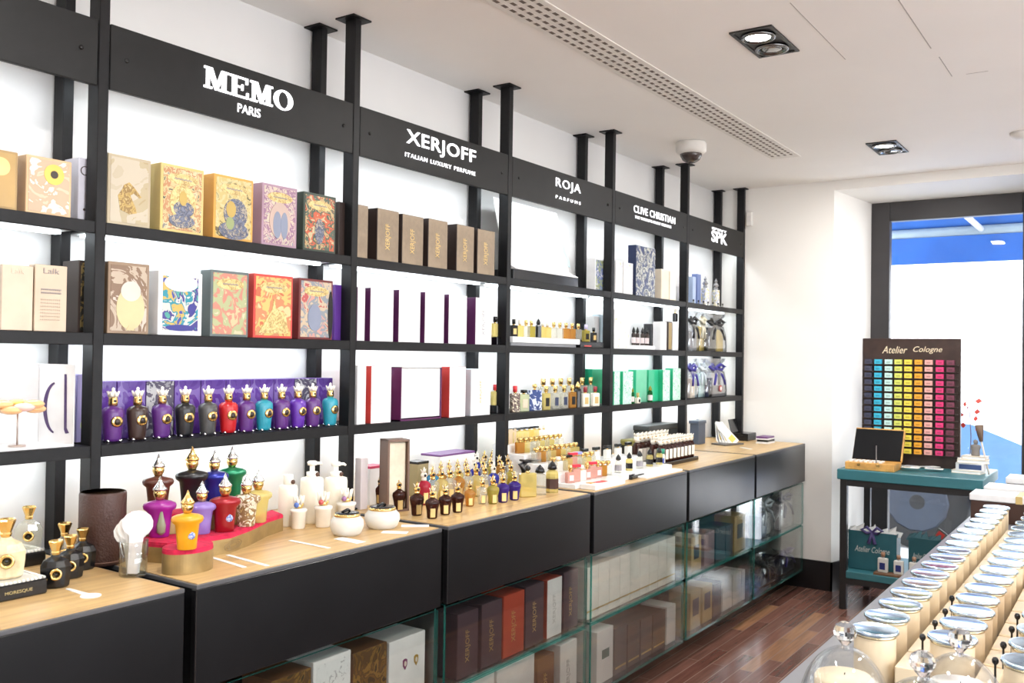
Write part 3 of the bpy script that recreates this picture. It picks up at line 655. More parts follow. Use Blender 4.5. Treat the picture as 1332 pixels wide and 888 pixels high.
def fancy_bottle(glass, cap=GOLD, plate=GOLDP, dark=BLACK, s=1.):
    """shouldered flacon, round stopper with a pointed finial and a plate at its side"""
    t = thing('perfume_bottle', 'x', 'perfume bottle')
    G().lathe([(.0135,0),(.016,.004),(.0175,.030),(.0225,.056),(.0215,.066),(.012,.074),(.007,.078)], glass, n=18, sx=.85).obj('body', t)
    G().box(.0128,.0165,-.008,.008,.006,.040, plate, .001).obj('label_plate', t)
    g = G(); g.lathe([(.0075,.077),(.0085,.082),(.007,.086)], cap, n=14); g.ball((0,0,.094), .010, cap, 12, 8); g.ball((.0085,0,.094), .0048, dark, 8, 6, sx=.6); g.obj('stopper', t)
    g = G(); g.lathe([(.004,.102),(.006,.107),(.0035,.112),(.001,.121)], cap, n=10)
    for q in range(3):
        a = 2.1*q; g.tube([(.004*math.cos(a),.004*math.sin(a),.101),(.011*math.cos(a),.011*math.sin(a),.114)], .002, CROWN, 5, [.003,.0008])
    g.obj('finial', t)
    return t
def flat_bottle(glass, cap=BLACK, lab=BLACK, w=.040, h=.058, capw=.018, caph=.024, capshape='cyl'):
    t = thing('perfume_bottle', 'x', 'perfume bottle')
    G().box(-.011,.011,-w/2,w/2,0,h, glass, .003).obj('body', t)
    if lab: G().box(.0108,.0125,-w*.26,w*.26,h*.22,h*.72, lab, .0004).obj('paper_label', t)
    g = G(); g.lathe([(.006,h-.001),(.006,h+.006)], GOLD, n=12); g.obj('collar', t)
    g = G()
    if capshape == 'cyl': g.lathe([(capw/2,h+.006),(capw/2,h+.005+caph),(capw/2-.002,h+.006+caph)], cap, n=14)
    elif capshape == 'ball': g.ball((0,0,h+.006+capw/2), capw/2, cap, 12, 8)
    else: g.box(-.010,.010,-capw/2,capw/2,h+.006,h+.006+caph, cap, .002)
    g.obj('cap', t); return t
def tall_bottle(glass, cap=BLACK, lab=BLACK, r=.016, h=.07, caph=.03):
    t = thing('perfume_bottle', 'x', 'perfume bottle')
    G().lathe([(r,0),(r,h*.85),(r*.8,h*.95),(r*.4,h)], glass, n=8, smooth=False).obj('body', t)
    if lab: G().lathe([(r*1.02,h*.18),(r*1.02,h*.62)], lab, n=8, smooth=False).obj('paper_label', t)
    G().lathe([(r*.45,h),(r*.75,h+.003),(r*.62,h+caph*.5),(r*.3,h+caph*.8),(.001,h+caph)], cap, n=12).obj('cap', t); return t
bottle_kits = {}
def kit(key, f, *a, **k):
    if key not in bottle_kits: bottle_kits[key] = Kit(f(*a, **k))
    return bottle_kits[key]
def upto(px, py0, py1, x, z=None):           # scale so that the copy spans these picture rows when it stands at x
    return abs(py0-py1)
# bay 3 top: slanted white card on a black plinth
y0 = Yat(668, XBX, A); y1 = Yat(752, XBX, A); h = .045
y0 = max(y0, P0+1.9+.003)
t = thing('card_display', 'slanted white card resting on a low gloss black plinth', 'display', (-2.37, (y0+y1)/2, A)); OFF = Vector((-2.37, (y0+y1)/2, A)); n_before = set(C.objects)
G().box(-2.45, XBX, y0, y1, A, A+h, mat('plinth black', (.012,.012,.014), .15), .002).obj('plinth', t)
zt = Zat(256, -2.42, y0)
g = G(); g.prism([(XBX+.006,A+h),(XBX+.006,A+h+.004),(-2.335,A+h+.03),(-2.41,zt),(-2.414,zt),(-2.34,A+h+.026),(-2.30,A+h)], y0+.005, y1-.012, WHC, 'y'); g.obj('card', t)
ART3 = mat('pale blue motif', (.45,.66,.72), .5)
cy = Yat(733, -2.37, A+.15)
mp_ = [(cy-.012,A+.11),(cy+.012,A+.10),(cy+.020,A+.13),(cy+.006,A+.17),(cy-.008,A+.22),(cy-.02,A+.18),(cy+.004,A+.14)]
sl = lambda z: -2.335-.075*(z-(A+h+.03))/(zt-(A+h+.03))
G().add([(sl(z)+.0006, y, z) for y, z in mp_]+[(sl(z)+.0016, y, z) for y, z in mp_], [list(range(7))[::-1], list(range(7,14))]+[[i,(i+1)%7,7+(i+1)%7,7+i] for i in range(7)], ART3).obj('motif', t)
for o in t.children: o.location = -OFF
y0,y1,h = shelf_ext(774, 787, 336, A, -2.33); carton('white box with a blue and olive pattern beside the fourth upright', y0, y1, h, .05, A, WHC, -2.33, front=art('olive blue print', [(.60,.60,.62),(.35,.40,.22),(.15,.20,.45),(.8,.8,.8)], 30))
# bay 3 middle: white tray with a line of testers
TRAYW = mat('white acrylic', (.87,.87,.87), .15); y0 = Yat(668, XBX, B_); y1 = Yat(755, XBX, B_)
t = thing('tester_tray', 'low white tester tray under the small bottles, middle shelf', 'tray', (0,0,0))
G().box(-2.43, XBX-.002, y0, y1, B_+.014, B_+.04, TRAYW, .002).obj('tray', t); G().box(-2.42, XBX-.02, y0+.01, y1-.01, B_, B_+.014, mat('tray foot', (.4,.4,.42), .3)).obj('foot', t)
g = G(); g.box(-2.43, XBX, Yat(756,XBX,B_), Yat(785,XBX,B_), B_, B_+.03, BLACK, .002); g.box(XBX,XBX+.001,Yat(760,XBX,B_),Yat(769,XBX,B_),B_+.006,B_+.012,REDC); tag(g.obj('tester_block'), 'gloss black block with red print beside the white tester tray', 'display block')
spec3 = [('black squat', flat_bottle, dict(glass=BLACK, lab=GOLDP)), ('yellow', flat_bottle, dict(glass=L_YEL, cap=CREAM, lab=None)), ('clear', flat_bottle, dict(glass=L_CLR, cap=GOLD, lab=None)),
         ('olive', flat_bottle, dict(glass=L_OLV, cap=GOLD, lab=None)), ('black pointed', tall_bottle, dict(glass=BLACK, lab=None)), ('yellow', 0, 0), ('yellow', 0, 0), ('clear', 0, 0), ('clear', 0, 0),
         ('amber', flat_bottle, dict(glass=L_AMB, cap=GOLD, lab=None)), ('amber', 0, 0), ('clear', 0, 0)]
xs = [668, 676, 684, 691, 700, 706, 712, 720, 728, 736, 744, 752]
for k, ((nm, f, kw), px) in enumerate(zip(spec3, xs)):
    kk = kit('t3'+nm, f, **kw) if f else bottle_kits['t3'+nm]
    y = Yat(px, -2.33, B_+.04); y = max(y, P0+1.9+.022)
    kk.put((-2.33, y, B_+.04), -.3, '%s perfume bottle, %s from the window along the low white tray' % (nm, ORD[11-k]), 'testers on the low white tray', (.9,.9,.9))
kit('t3dark', flat_bottle, glass=L_OLV, cap=mat('lilac cap', (.55,.5,.7), .3), lab=BLACK).put((-2.32, Yat(762,-2.32,B_+.03), B_+.03), -.3, 'olive bottle with lilac cap standing on the gloss black block', None, 1.)
kit('t3black', flat_bottle, glass=BLACK, cap=BLACK, lab=GOLDP).put((-2.32, Yat(772,-2.32,B_+.03), B_+.03), -.3, 'black bottle standing on the gloss black block', None, .85)
for k, px in enumerate((776, 784)):
    y0,y1,h = shelf_ext(px-3.5, px+3, 409 if k else 411, B_+.03, -2.36); carton(('slim ice blue card box at the fourth upright', 'slim grey card box on the gloss black block')[1-k], y0, y1, h, .05, B_+.03, (mat('ice blue card'), mat('grey card', (.5,.5,.5), .4))[1-k], -2.36)
# bay 2 small bottle on black stand at the third upright
for zz, nm in ((B_, 'middle'), (CC, 'bottom')):
    y = Yat(644, -2.32, zz)
    g = G(); g.box(-2.36,-2.30,y-.012,y+.045,zz,zz+.035,BLACK,.002); tag(g.obj('tester_block'), 'small black block beside the third upright on the %s shelf' % nm, 'display block')
    kit('yel'+nm, flat_bottle, glass=L_YEL, cap=mat('red cap', (.6,.03,.04), .3) if nm == 'bottom' else BLACK, lab=None, w=.035, h=.06).put((-2.33, y+.012, zz+.035), -.3, 'yellow bottle on the small black block, %s shelf' % nm)
# bay 3 bottom: bottles in front of white boxes
SP = [('spotted', flat_bottle, dict(glass=art('spotted print', [(.62,.56,.44),(.10,.06,.05),(.70,.62,.45)], 60), cap=mat('red cap', (.6,.03,.04), .3), lab=None, w=.04, h=.075)),
      ('pale green', flat_bottle, dict(glass=liquid('pale green perfume', (.80,.84,.60), .4), cap=BLACK, lab=mat('peach card'), w=.045, h=.07, capw=.028, caph=.012)),
      ('navy printed', flat_bottle, dict(glass=art('navy print', [(.015,.03,.14),(.02,.05,.20),(.55,.60,.70),(.02,.04,.16)], 26), cap=GOLD, lab=None, w=.065, h=.085, capshape='ball', capw=.02)),
      ('yellow', flat_bottle, dict(glass=L_YEL, cap=GOLD, lab=BLACK, w=.036, h=.07)), ('cream', flat_bottle, dict(glass=L_CLR, cap=GOLD, lab=NAVY, w=.036, h=.07)), ('cream', 0, 0), ('amber', flat_bottle, dict(glass=L_AMB, cap=GOLD, lab=BLACK, w=.036, h=.07)),
      ('tall black', tall_bottle, dict(glass=BLACK, cap=GOLD, lab=None, h=.085)), ('gilded cream', flat_bottle, dict(glass=CREAM, cap=mat('dark red cap', (.25,.02,.03), .3), lab=GOLDP, w=.04, h=.06)), ('gilded cream', 0, 0)]
xs = [669.5, 681, 695, 710, 722, 733.5, 744, 751.5, 761, 774]
for k, ((nm, f, kw), px) in enumerate(zip(SP, xs)):
    kk = kit('s3'+nm, f, **kw) if f else bottle_kits['s3'+nm]
    y = max(Yat(px, -2.31, CC), P0+1.9+.03)
    kk.put((-2.31, y, CC), -.35, '%s bottle with its own cap, %s from the window on the bottom shelf' % (nm, ORD[9-k]), 'mixed bottles beside the navy one', 1.12)
for k, px in enumerate((706, 718, 729, 740, 757, 768)):      # a second line behind
    y = Yat(px, -2.40, CC)
    kit('s3b', flat_bottle, glass=L_CLR, cap=GOLD, lab=None, w=.036, h=.08).put((-2.40, y, CC), -.35, 'clear gold-capped bottle, %s from the window behind the mixed bottles' % ORD[5-k], 'clear bottles behind the mixed ones', 1.3)
y0,y1,h = shelf_ext(770, 787, 480, CC, -2.42); carton('tall emerald box standing behind bottles at the fourth upright', y0, y1, h, .05, CC, GRN, -2.42)
# bay 4 ---------------------------------------------------
SILK = art('grey sprig print', [(.84,.84,.83),(.82,.82,.82),(.62,.60,.66),(.86,.86,.85),(.66,.60,.42)], 38)
for k, (xl, xr, yt, d, m, fr) in enumerate(((800.5,809.5,338.5,.05,WHC,SILK),(811,823,340.5,.05,WHC,SILK),(860,870,349.5,.05,CRM,mat('cream card')),(871,879,352.5,.05,CRM,mat('ivory card', (.82,.78,.72), .45)))):
    y0,y1,h = shelf_ext(xl, xr, yt, A); y0 = max(y0, P0+2.85+.002)
    carton(('white box with grey sprig print, next to the fourth upright','white box with sprig print, next to the tall floral navy box','cream box with no print, next to the tall floral navy box','ivory slim box with a dark edge near the fifth upright')[k], y0, y1, h, d, A, m, front=fr)
y0,y1,h = shelf_ext(829, 854, 318, A); carton('tall navy box with pale floral print on the top shelf', y0, y1, h, .05, A, NAVY, XBX-.01, front=art('navy floral', [(.02,.03,.10),(.03,.045,.14),(.10,.12,.18),(.50,.50,.44),(.02,.025,.06),(.62,.62,.58)], 16, dist=2), inset=.003, name='gift_box')
y0,y1,h = shelf_ext(799, 819, 402, B_); y0 = max(y0, P0+2.85+.002); carton('white box with faint gold flecks on the middle shelf', y0, y1, h, .05, B_, WHC, front=art('gold fleck print', [(.85,.85,.84),(.85,.85,.84),(.84,.84,.83),(.66,.56,.28)], 45), group='white boxes')
g = G(); g.box(-2.40,-2.292,Yat(818,XBX,B_),Yat(853,XBX,B_),B_,B_+.022,TRAYW,.002); tag(g.obj('tester_tray'), 'white tray carrying four slim dark bottles', 'tray')
for k, px in enumerate((824, 829, 835.5, 841.5)):
    kit('s4dark', tall_bottle, glass=BRN, cap=BLACK, lab=mat('pale label', (.7,.6,.6), .5), r=.012, h=.07, caph=.032).put((-2.315, Yat(px,-2.315,B_+.022), B_+.022), 0, 'slim dark bottle with round black cap, %s from the window on the white tray' % ORD[3-k], 'slim dark bottles', 1.0)
y0,y1,h = shelf_ext(847, 857, 421, B_, -2.34); carton('black box behind the slim dark bottles', y0, y1, h, .05, B_, mat('plinth black'), -2.34)
for k, (xl, xr, yt) in enumerate(((859,867,418),(875,882,419))):
    y0,y1,h = shelf_ext(xl, xr, yt, B_); carton(('white narrow box beside the black box','white narrow box at the fifth upright')[k]+' with a lilac side', y0, y1, h, .05, B_, WHC, front=mat('blush card', (.78,.72,.74), .4), group='narrow white boxes')
y0,y1,h = shelf_ext(869, 874, 418, B_); carton('narrow black box with gold middle between two white ones', y0, y1, h, .05, B_, BRN, front=mat('gilt band', (.30,.20,.05), .35))
kit('s4pump', flat_bottle, glass=BLACK, cap=CREAM, lab=None, w=.03, h=.05).put((-2.33, Yat(878,-2.33,B_+.12), Zat(417,-2.33,Yat(878,-2.33,B_+.12))-.006), 0, 'small black bottle with cream stopper standing on the narrow boxes', None, 1.)
MGR = art('mint leaf print', [(.35,.70,.52),(.50,.78,.64),(.66,.84,.74),(.12,.50,.30)], 26, dist=2)
for k, (xl, xr, yt, m, fr, zx) in enumerate(((798.5,806,483,GRN,MGR,XBX),(810,823,483,GRN,MGR,XBX),(827,841,481,GRN,mat('jade card', (.14,.55,.34), .35),-2.33),(843.5,859,481,GRN,mat('emerald face', (.03,.46,.24), .35),-2.33),(862,871,481,GRN,MGR,-2.30),(875,885,479,GRN,MGR,-2.30))):
    y0,y1,h = shelf_ext(xl, xr, yt, CC, zx); y0 = max(y0, P0+2.85+.002)
    carton('%s box, %s from the window on the bottom shelf' % (('mint leaf-printed green','mint leaf-printed green','plain jade green','plain emerald green','mint leaf-printed green','mint leaf-printed green')[k], ORD[5-k]), y0, y1, h, .05, CC, m, zx, 'green boxes on the bottom shelf', fr, .001)
for k, (px, s) in enumerate(((822,1.0),(845.5,1.05))):
    kit('s4green', tall_bottle, glass=L_GRN, cap=L_OLV, lab=mat('pale label'), r=.016, h=.075, caph=.03).put((-2.29, Yat(px,-2.29,CC), CC), 0, ('dark green bottle before the leaf-printed box', 'dark green bottle before the emerald box')[k], 'dark green bottles', s*.85)
kit('s4egg', flat_bottle, glass=CREAM, cap=YEL, lab=BLACK, w=.04, h=.035).put((-2.285, Yat(829.5,-2.285,CC), CC), 0, 'small cream bottle with yellow cap before the jade box', None, .9)
# bay 5: slim bottles, then wrapped bags
yl = P0+3.8+.004
for k, (xl, xr, yt, m) in enumerate(((901,905,359.5,mat('powder blue card', (.42,.52,.72), .35)),(907,911.5,356,mat('slate blue card', (.16,.22,.45), .3)))):
    y0,y1,h = shelf_ext(xl, xr, yt, A, -2.33); carton(('powder blue slim box on the top shelf','slate blue slim box beside the ornate bottles')[k], max(y0,yl), y1, h, .04, A, m, -2.33)
def ornate_bottle():
    t = thing('ornate_bottle', 'x', 'perfume bottle')
    G().box(-.016,.016,-.022,.022,.004,.11, art('jewel print', [(.80,.80,.78),(.72,.62,.20),(.45,.50,.62),(.86,.85,.82),(.80,.70,.30)], 40), .003).obj('body', t)
    G().box(-.02,.02,-.026,.026,0,.005, SILVER, .001).obj('base', t)
    g = G(); g.lathe([(.010,.11),(.016,.118),(.010,.126),(.019,.138),(.012,.150),(.006,.158),(.010,.166),(.001,.185)], mat('pewter', (.6,.62,.66), .25, .8), n=10, smooth=False); g.obj('stopper', t); return t
ob = Kit(ornate_bottle())
for k, px in enumerate((917, 931)): ob.put((-2.31, Yat(px,-2.31,A), A), -.2, ('ornate jewelled bottle beside the slate blue box','ornate jewelled bottle standing alone on the top shelf')[k], 'ornate jewelled bottles')
vk = None
for k, px in enumerate((902, 908.5, 915, 921, 927.5, 934, 940)):
    if vk is None:
        v = thing('sample_vial', 'x', 'vial'); G().lathe([(.0045,0),(.0045,.012)], L_CLR, n=10).obj('vial', v); G().lathe([(.005,.012),(.005,.022),(.001,.023)], BLACK, n=10).obj('cap', v); vk = Kit(v)
    vk.put((-2.282, max(Yat(px,-2.282,A), yl+.006), A), 0, 'tiny black-capped vial, %s from the window along the shelf edge' % ORD[6-k], 'tiny vials along the shelf edge')
def wrapped_bag(label, xl, xr, yt, z, inner, bow, xf=-2.30, group=None, extra=None, dd=.10):
    """cellophane gift bag: gathered neck, ribbon bow, boxes inside"""
    y0,y1,h = shelf_ext(xl, xr, yt, z, xf); y0 = max(y0, yl); w = y1-y0; d = dd; h = min(h, .258)
    t = thing('gift_bag', label, 'gift bag', (xf-d/2, (y0+y1)/2, z), 0, group)
    g = G(); prof = [(.50,0),(.52,.15),(.50,.45),(.40,.66),(.16,.74),(.20,.80),(.40,.93),(.46,1.0)]; n = 22; vs = []; fs = []
    for j, (r, q) in enumerate(prof):
        for i in range(n):
            a = 2*math.pi*i/n; cr = 1 + .10*math.sin(i*5.3+j)*(q > .3) ; cx = abs(math.cos(a))**.6*math.copysign(1, math.cos(a)); sy = abs(math.sin(a))**.6*math.copysign(1, math.sin(a))
            vs.append((d*r*cx*cr, w*r*sy*cr, h*q))
    for j in range(len(prof)-1):
        for i in range(n): fs.append([j*n+i, j*n+(i+1)%n, (j+1)*n+(i+1)%n, (j+1)*n+i])
    fs.append(list(range(n))[::-1]); g.add(vs, fs, CELLO, True); g.obj('cellophane', t)
    for k, (m, ya, yb, zz) in enumerate(inner): G().box(-d*.3+.01*k, d*.34-.02*(k%2), w*ya, w*yb, .003, h*zz, m, .002).obj('packed_box', t)
    g = G(); c = Vector((d*.12,0,h*.74))
    for sgn in (-1, 1):
        g.tube([c, c+Vector((.015,sgn*w*.20,h*.10)), c+Vector((.02,sgn*w*.36,h*.04)), c+Vector((.02,sgn*w*.20,-h*.04)), c], .008, bow, 6, [.006,.012,.014,.012,.005])
        g.tube([c, c+Vector((d*.36,sgn*w*.15,-h*.18)), c+Vector((d*.42,sgn*w*.26,-h*.42))], .006, bow, 6, [.006,.009,.007])
    g.ball(c+Vector((.012,0,0)), .013, bow, 10, 6); g.obj('bow', t); return t
BOWB = mat('black satin', (.012,.012,.014), .3, coat=.3); BOWU = mat('royal blue satin', (.04,.03,.30), .3, coat=.3)
GI = mat('grey inner box', (.25,.25,.26), .4); YI = mat('yellow inner box', (.72,.52,.12), .4); WI = mat('white inner box', (.82,.82,.80), .45)
wrapped_bag('grey box in cellophane with black satin bow, next to the fifth upright', 898, 912, 404, B_, [(GI,-.38,.30,.5),(BRN,-.2,.36,.28)], BOWB, group='black bowed bags')
wrapped_bag('slim yellow box in cellophane behind two black bows', 911, 919, 403, B_, [(YI,-.36,.36,.62)], mat('ivory satin', (.74,.70,.55), .35), -2.33, dd=.06)
wrapped_bag('white and dark boxes in cellophane with the largest black bow', 920, 949, 406, B_, [(mat('plinth black'),-.40,-.02,.62),(WI,0,.34,.46),(YI,.04,.30,.58)], BOWB, group='black bowed bags')
wrapped_bag('cream box in cellophane with blue ribbon, next to the fifth upright', 897, 911, 466, CC, [(CRM,-.2,.2,.5),(BOWU,-.42,-.22,.6)], BOWU, group='blue ribboned bags')
wrapped_bag('pale turquoise box in cellophane between two blue bows', 909, 921, 466, CC, [(mat('pale aqua card', (.55,.76,.74), .4),-.36,.30,.62)], mat('ice satin', (.66,.74,.80), .3), -2.33, dd=.06)
t = wrapped_bag('large cellophane bag with blue bow and round red medallion', 922, 949, 466, CC, [(GI,-.40,.40,.30),(WI,-.16,.16,.62),(NAVY,-.42,-.22,.5)], BOWU, group='blue ribboned bags')
g = G(); T = Matrix.Translation((.058,0,.055)) @ Matrix.Rotation(math.pi/2,4,'Y'); g.lathe([(.022,-.002),(.022,.002)], REDC, n=20, T=T); g.lathe([(.015,.002),(.012,.004)], WI, n=20, T=T); g.obj('medallion', t)
# ---------------------------------------------------------------- things on the wooden counters
Z = ZCT
def hgt(ytop, x, y, z=Z): return Zat(ytop, x, y) - z
# ---- counter 0
PEARL = mat('pearl beading', (.80,.80,.76), .25, .3)
def beaded_tray(label, xr, yr, w, d, txt):
    x, y = onZ(xr, yr, Z)                       # front corner nearest the window
    t = thing('bottle_tray', label, 'tray', (x, y, Z), 0, 'black trays with beaded tops')
    G().box(-d, 0, -w, 0, 0, .034, BLACK, .003).obj('tray', t)
    g = G(); g.box(-d+.006,-.006,-w+.006,-.006,.034,.036, PEARL)
    nb = int(w/.009)
    for k in range(nb):
        for xx in (-.006, -d+.006): g.ball((xx, -.006-(w-.012)*k/(nb-1), .036), .0042, PEARL, 7, 5)
    for k in range(int(d/.009)):
        for yy in (-.006, -w+.006): g.ball((-.006-(d-.012)*k/(int(d/.009)-1), yy, .036), .0042, PEARL, 7, 5)
    g.obj('beaded_top', t)
    if txt: text_on('lettering', txt, mat('muted gold print', (.45,.36,.16), .4), t, (.0004,-.095,.012), (0,1,0), (0,0,1), .06, .008, .001)
    return x, y
tx, ty = beaded_tray('black beaded tray carrying the cream bottle at the picture edge', 62, 771, .17, .13, 'MORESQUE')
tx2, ty2 = beaded_tray('black beaded tray carrying the clear bottle, behind the first', 60, 733, .13, .11, None)
def ringed_bottle(glass, nm):
    t = thing('ringed_bottle', 'x', 'perfume bottle')
    G().lathe([(.026,0),(.030,.004),(.033,.030),(.034,.048),(.027,.062),(.012,.070),(.008,.075)], glass, n=10, smooth=False, sx=.75).obj('body', t)
    g = G(); T = Matrix.Translation((.0275,0,.034)) @ Matrix.Rotation(math.pi/2,4,'Y')
    g.lathe([(.008,-.006),(.008,.003),(.013,.003),(.013,-.006)], GOLD, n=20, T=T); g.lathe([(.0085,-.002),(.001,.0015)], BLACK, n=14, T=T); g.obj('ring', t)
    g = G(); g.lathe([(.008,.074),(.010,.080),(.009,.083),(.0165,.104),(.015,.107),(.010,.103),(.001,.103)], GOLD, n=9, smooth=False)
    g.obj('cap', t); return t
rb = Kit(ringed_bottle(BLACK, 'black'))
for k, (px, py, s) in enumerate(((72,763,1.0),(91,751,.95),(107,740,.95))):
    x, y = onZ(px, py, Z); rb.put((x, y, Z), -.5, ('black bottle with gold ring beside the beaded tray, first toward the spoon card','black bottle with gold ring, middle one of three','black bottle with gold ring next to the brown tube')[k], 'black bottles with gold rings', s)
x, y = onZ(92, 738, Z); rc = Kit(ringed_bottle(L_CLR, 'clear')); rc.put((x-.03, y, Z), -.5, 'clear bottle with gold cap mostly hidden behind the black bottles', None, 1.02)
rc.put((tx2-.05, ty2-.020, Z+.037), -.5, 'clear bottle with gold cap on the rear beaded tray', None, 1.0)
Kit(ringed_bottle(mat('cream marbled glass', (.72,.58,.36), .25, var=.2, scale=40), 'cream')).put((tx-.065, ty-.062, Z+.037), -.4, 'cream marbled bottle with gold cap on the beaded tray', None, 1.22)
x, y = onZ(141, 733, Z); h = hgt(640, x, y); r = msize(58, x, y, Z)/2
t = thing('leather_tube', 'tall dark brown leather tube standing before the first upright', 'tube box', (x-.03, y, Z))
G().lathe([(r-.001,0),(r,.003),(r,h-.006),(r-.0015,h-.001),(r-.004,h)], LEATHER, n=40).obj('tube', t)
G().lathe([(r+.0012,.006),(r+.0016,.008),(r+.0012,.010)], mat('leather stitching', (.12,.06,.04), .6), n=40).obj('bottom_seam', t)
G().lathe([(r-.004,h),(r-.005,h-.004),(.001,h-.008)], mat('tan leather', (.42,.24,.12), .5), n=40).obj('lid_inset', t)
# scalloped blotters in a tumbler
x, y = onZ(173, 748, Z); t = thing('blotter_tumbler', 'glass tumbler with white scalloped scent blotters beside the tube', 'tumbler', (x, y, Z), -.55)
g = G(); g.lathe([(.030,0),(.032,.003),(.034,.085),(.0325,.085),(.0305,.006),(.001,.006)], GLASS, n=28); g.obj('tumbler', t)
for k in range(5):
    g = G(); pr = []
    hh = .155-.006*k
    pr += [(-.012,0),(.012,0),(.014,.06)]
    for q in range(13):
        a = -math.pi*.35 + math.pi*1.7*q/12; rr = .036*(1+.09*math.cos(7*a)); pr.append((rr*math.cos(a), hh-.034+.032*math.sin(a)))
    pr.append((-.014,.06))
    g.prism(pr, -.0004, .0004, PAPER if k else mat('blush card'), 'x', T=Matrix.Translation((.014-.007*k, .004*(k%2)-.002, .007)) @ Matrix.Rotation(.04*(k-2),4,'X'))
    g.obj('blotter', t)
x, y = onZ(118, 775, Z); x2, y2 = onZ(88, 766, Z)
g = G(); a = math.atan2(y2-y, x2-x); L = math.hypot(x2-x, y2-y)
pr = [(.022*math.cos(q), .022*math.sin(q)) for q in [math.radians(25+ (310)*i/20) for i in range(21)]]
pr = [(-p[0], p[1]) for p in pr]; pr = [(p[0]*-1, p[1]) for p in pr]
pr = [(L*.6,-.005)] and [(.022*math.cos(math.radians(20+320*i/20)), .022*math.sin(math.radians(20+320*i/20))) for i in range(21)] + [(L,-.005),(L+.006,0),(L,.005)]
g.prism(pr, 0, .0012, PAPER); o = g.obj('spoon_blotter', None, (x, y, Z+.0002), (0,0,a)); tag(o, 'white spoon shaped scent card lying on the wooden counter', 'blotter card')
# ---- counter 1: gold stand with red velvet
STAND = mat('antique gold card', (.34,.235,.095), .38, .45, var=.1, scale=30)
def wavy(par, name, pts_front, pts_back, z0, z1, vel=.012):
    """tier with a curved front edge, a gold wall and a padded velvet top"""
    poly = pts_front + pts_back[::-1]
    b = G().prism(poly, z0, z1-vel, STAND).obj(name, par)
    cx = sum(p[0] for p in poly)/len(poly); cy = sum(p[1] for p in poly)/len(poly)
    g = G(); inn = [(p[0]+(cx-p[0])*.03, p[1]+(cy-p[1])*.015) for p in poly]
    g.prism(poly, z1-vel, z1-.004, RED_V); g.prism(inn, z1-.004, z1, RED_V); g.obj('velvet_top', b); return b
st = thing('bottle_stand', 'gold stepped stand with red velvet tops carrying the masked bottles', 'display stand', (0,0,0))
ZL, ZH, ZP = Z+.052, Z+.105, Z+.062
# low tier: front edge picked along its bottom
fr = [onZ(px, py, Z) for px, py in ((192,731),(216,733),(242,729),(270,724),(300,719),(325,709),(348,697),(368,690))]
bk = [(p[0]-.085-.02*math.sin(k*.9), p[1]+.03) for k, p in enumerate(fr)]
low = wavy(st, 'low_tier', fr, bk, Z, ZL)
c = onZ(318, 709, Z+.02); 
fh = [(p[0]-.087-.02*math.sin(k*.9)-.004, p[1]+.032) for k, p in enumerate(fr[:6])]
bh = [(p[0]-.075, p[1]+.02) for p in fh]
wavy(st, 'high_tier', fh, bh, Z, ZH)
px, py = onZ(244, 741, Z); n = 56
ped = wavy(st, 'pedestal', [(px+.050*math.cos(a)*1.0, py+.066*math.sin(a)) for a in [2*math.pi*k/n for k in range(n)]], [], Z, ZP)
em = G(); T = Matrix.Translation((0,0,0))
for k in range(3):
    q0 = fr[4]; q1 = fr[5]
    dy = Vector((q1[0]-q0[0], q1[1]-q0[1], 0)).normalized(); nn = Vector((dy.y, -dy.x, 0)); o = Vector((q0[0], q0[1], Z+.02)) + nn*.0006 + dy*.012
    pts = [o + dy*((.045-.012*k)*math.cos(a)) + Vector((0,0,(.013-.004*k)*math.sin(a))) for a in [2*math.pi*i/20 for i in range(21)]]
    em.tube(pts, .0009, mat('engraved line', (.22,.15,.07), .5), 4)
em.obj('crest_engraving', low)
# masked, cone hatted bottles
def masked_bottle(mats, nm, hat=CROWN, puff=1.0, crest=None):
    t = thing('masked_bottle', 'x', 'perfume bottle')
    m = mats
    G().lathe([(.028,0),(.031,.003),(.034,.040),(.039,.078),(.050*puff,.087),(.052*puff,.096),(.049,.103),(.036,.109),(.020,.112),(.010,.115)], m, n=26, sx=.66).obj('body', t)
    g = G(); g.lathe([(.010,.114),(.012,.120),(.016,.130),(.015,.143),(.007,.150)], GOLD, n=16)
    for s in (-1,1): g.ball((.0115,s*.0055,.138), .0032, BLACK, 7, 5)
    g.tube([(.013,0,.133),(.0165,0,.131)], .002, GOLD, 5, [.003,.001]); g.obj('mask_stopper', t)
    g = G(); g.lathe([(.018,.143),(.0175,.149),(.013,.155),(.006,.168),(.001,.186)], hat, n=16); g.ball((.004,0,.150), .010, GOLD, 8, 6, sz=.5); g.obj('pointed_hat', t)
    if crest: G().lathe([(.012,-.002),(.012,.002),(.006,.003)], crest, n=16, T=Matrix.Translation((.0205,.012,.045)) @ Matrix.Rotation(math.pi/2,4,'Y')).obj('crest', t)
    return t
V = lambda nm, c, **k: mat('lacquer '+nm, c, k.pop('rough',.28), coat=.3, **k)
CREST = art('crest enamel', [(.75,.78,.85),(.12,.18,.50),(.55,.58,.70)], 90)
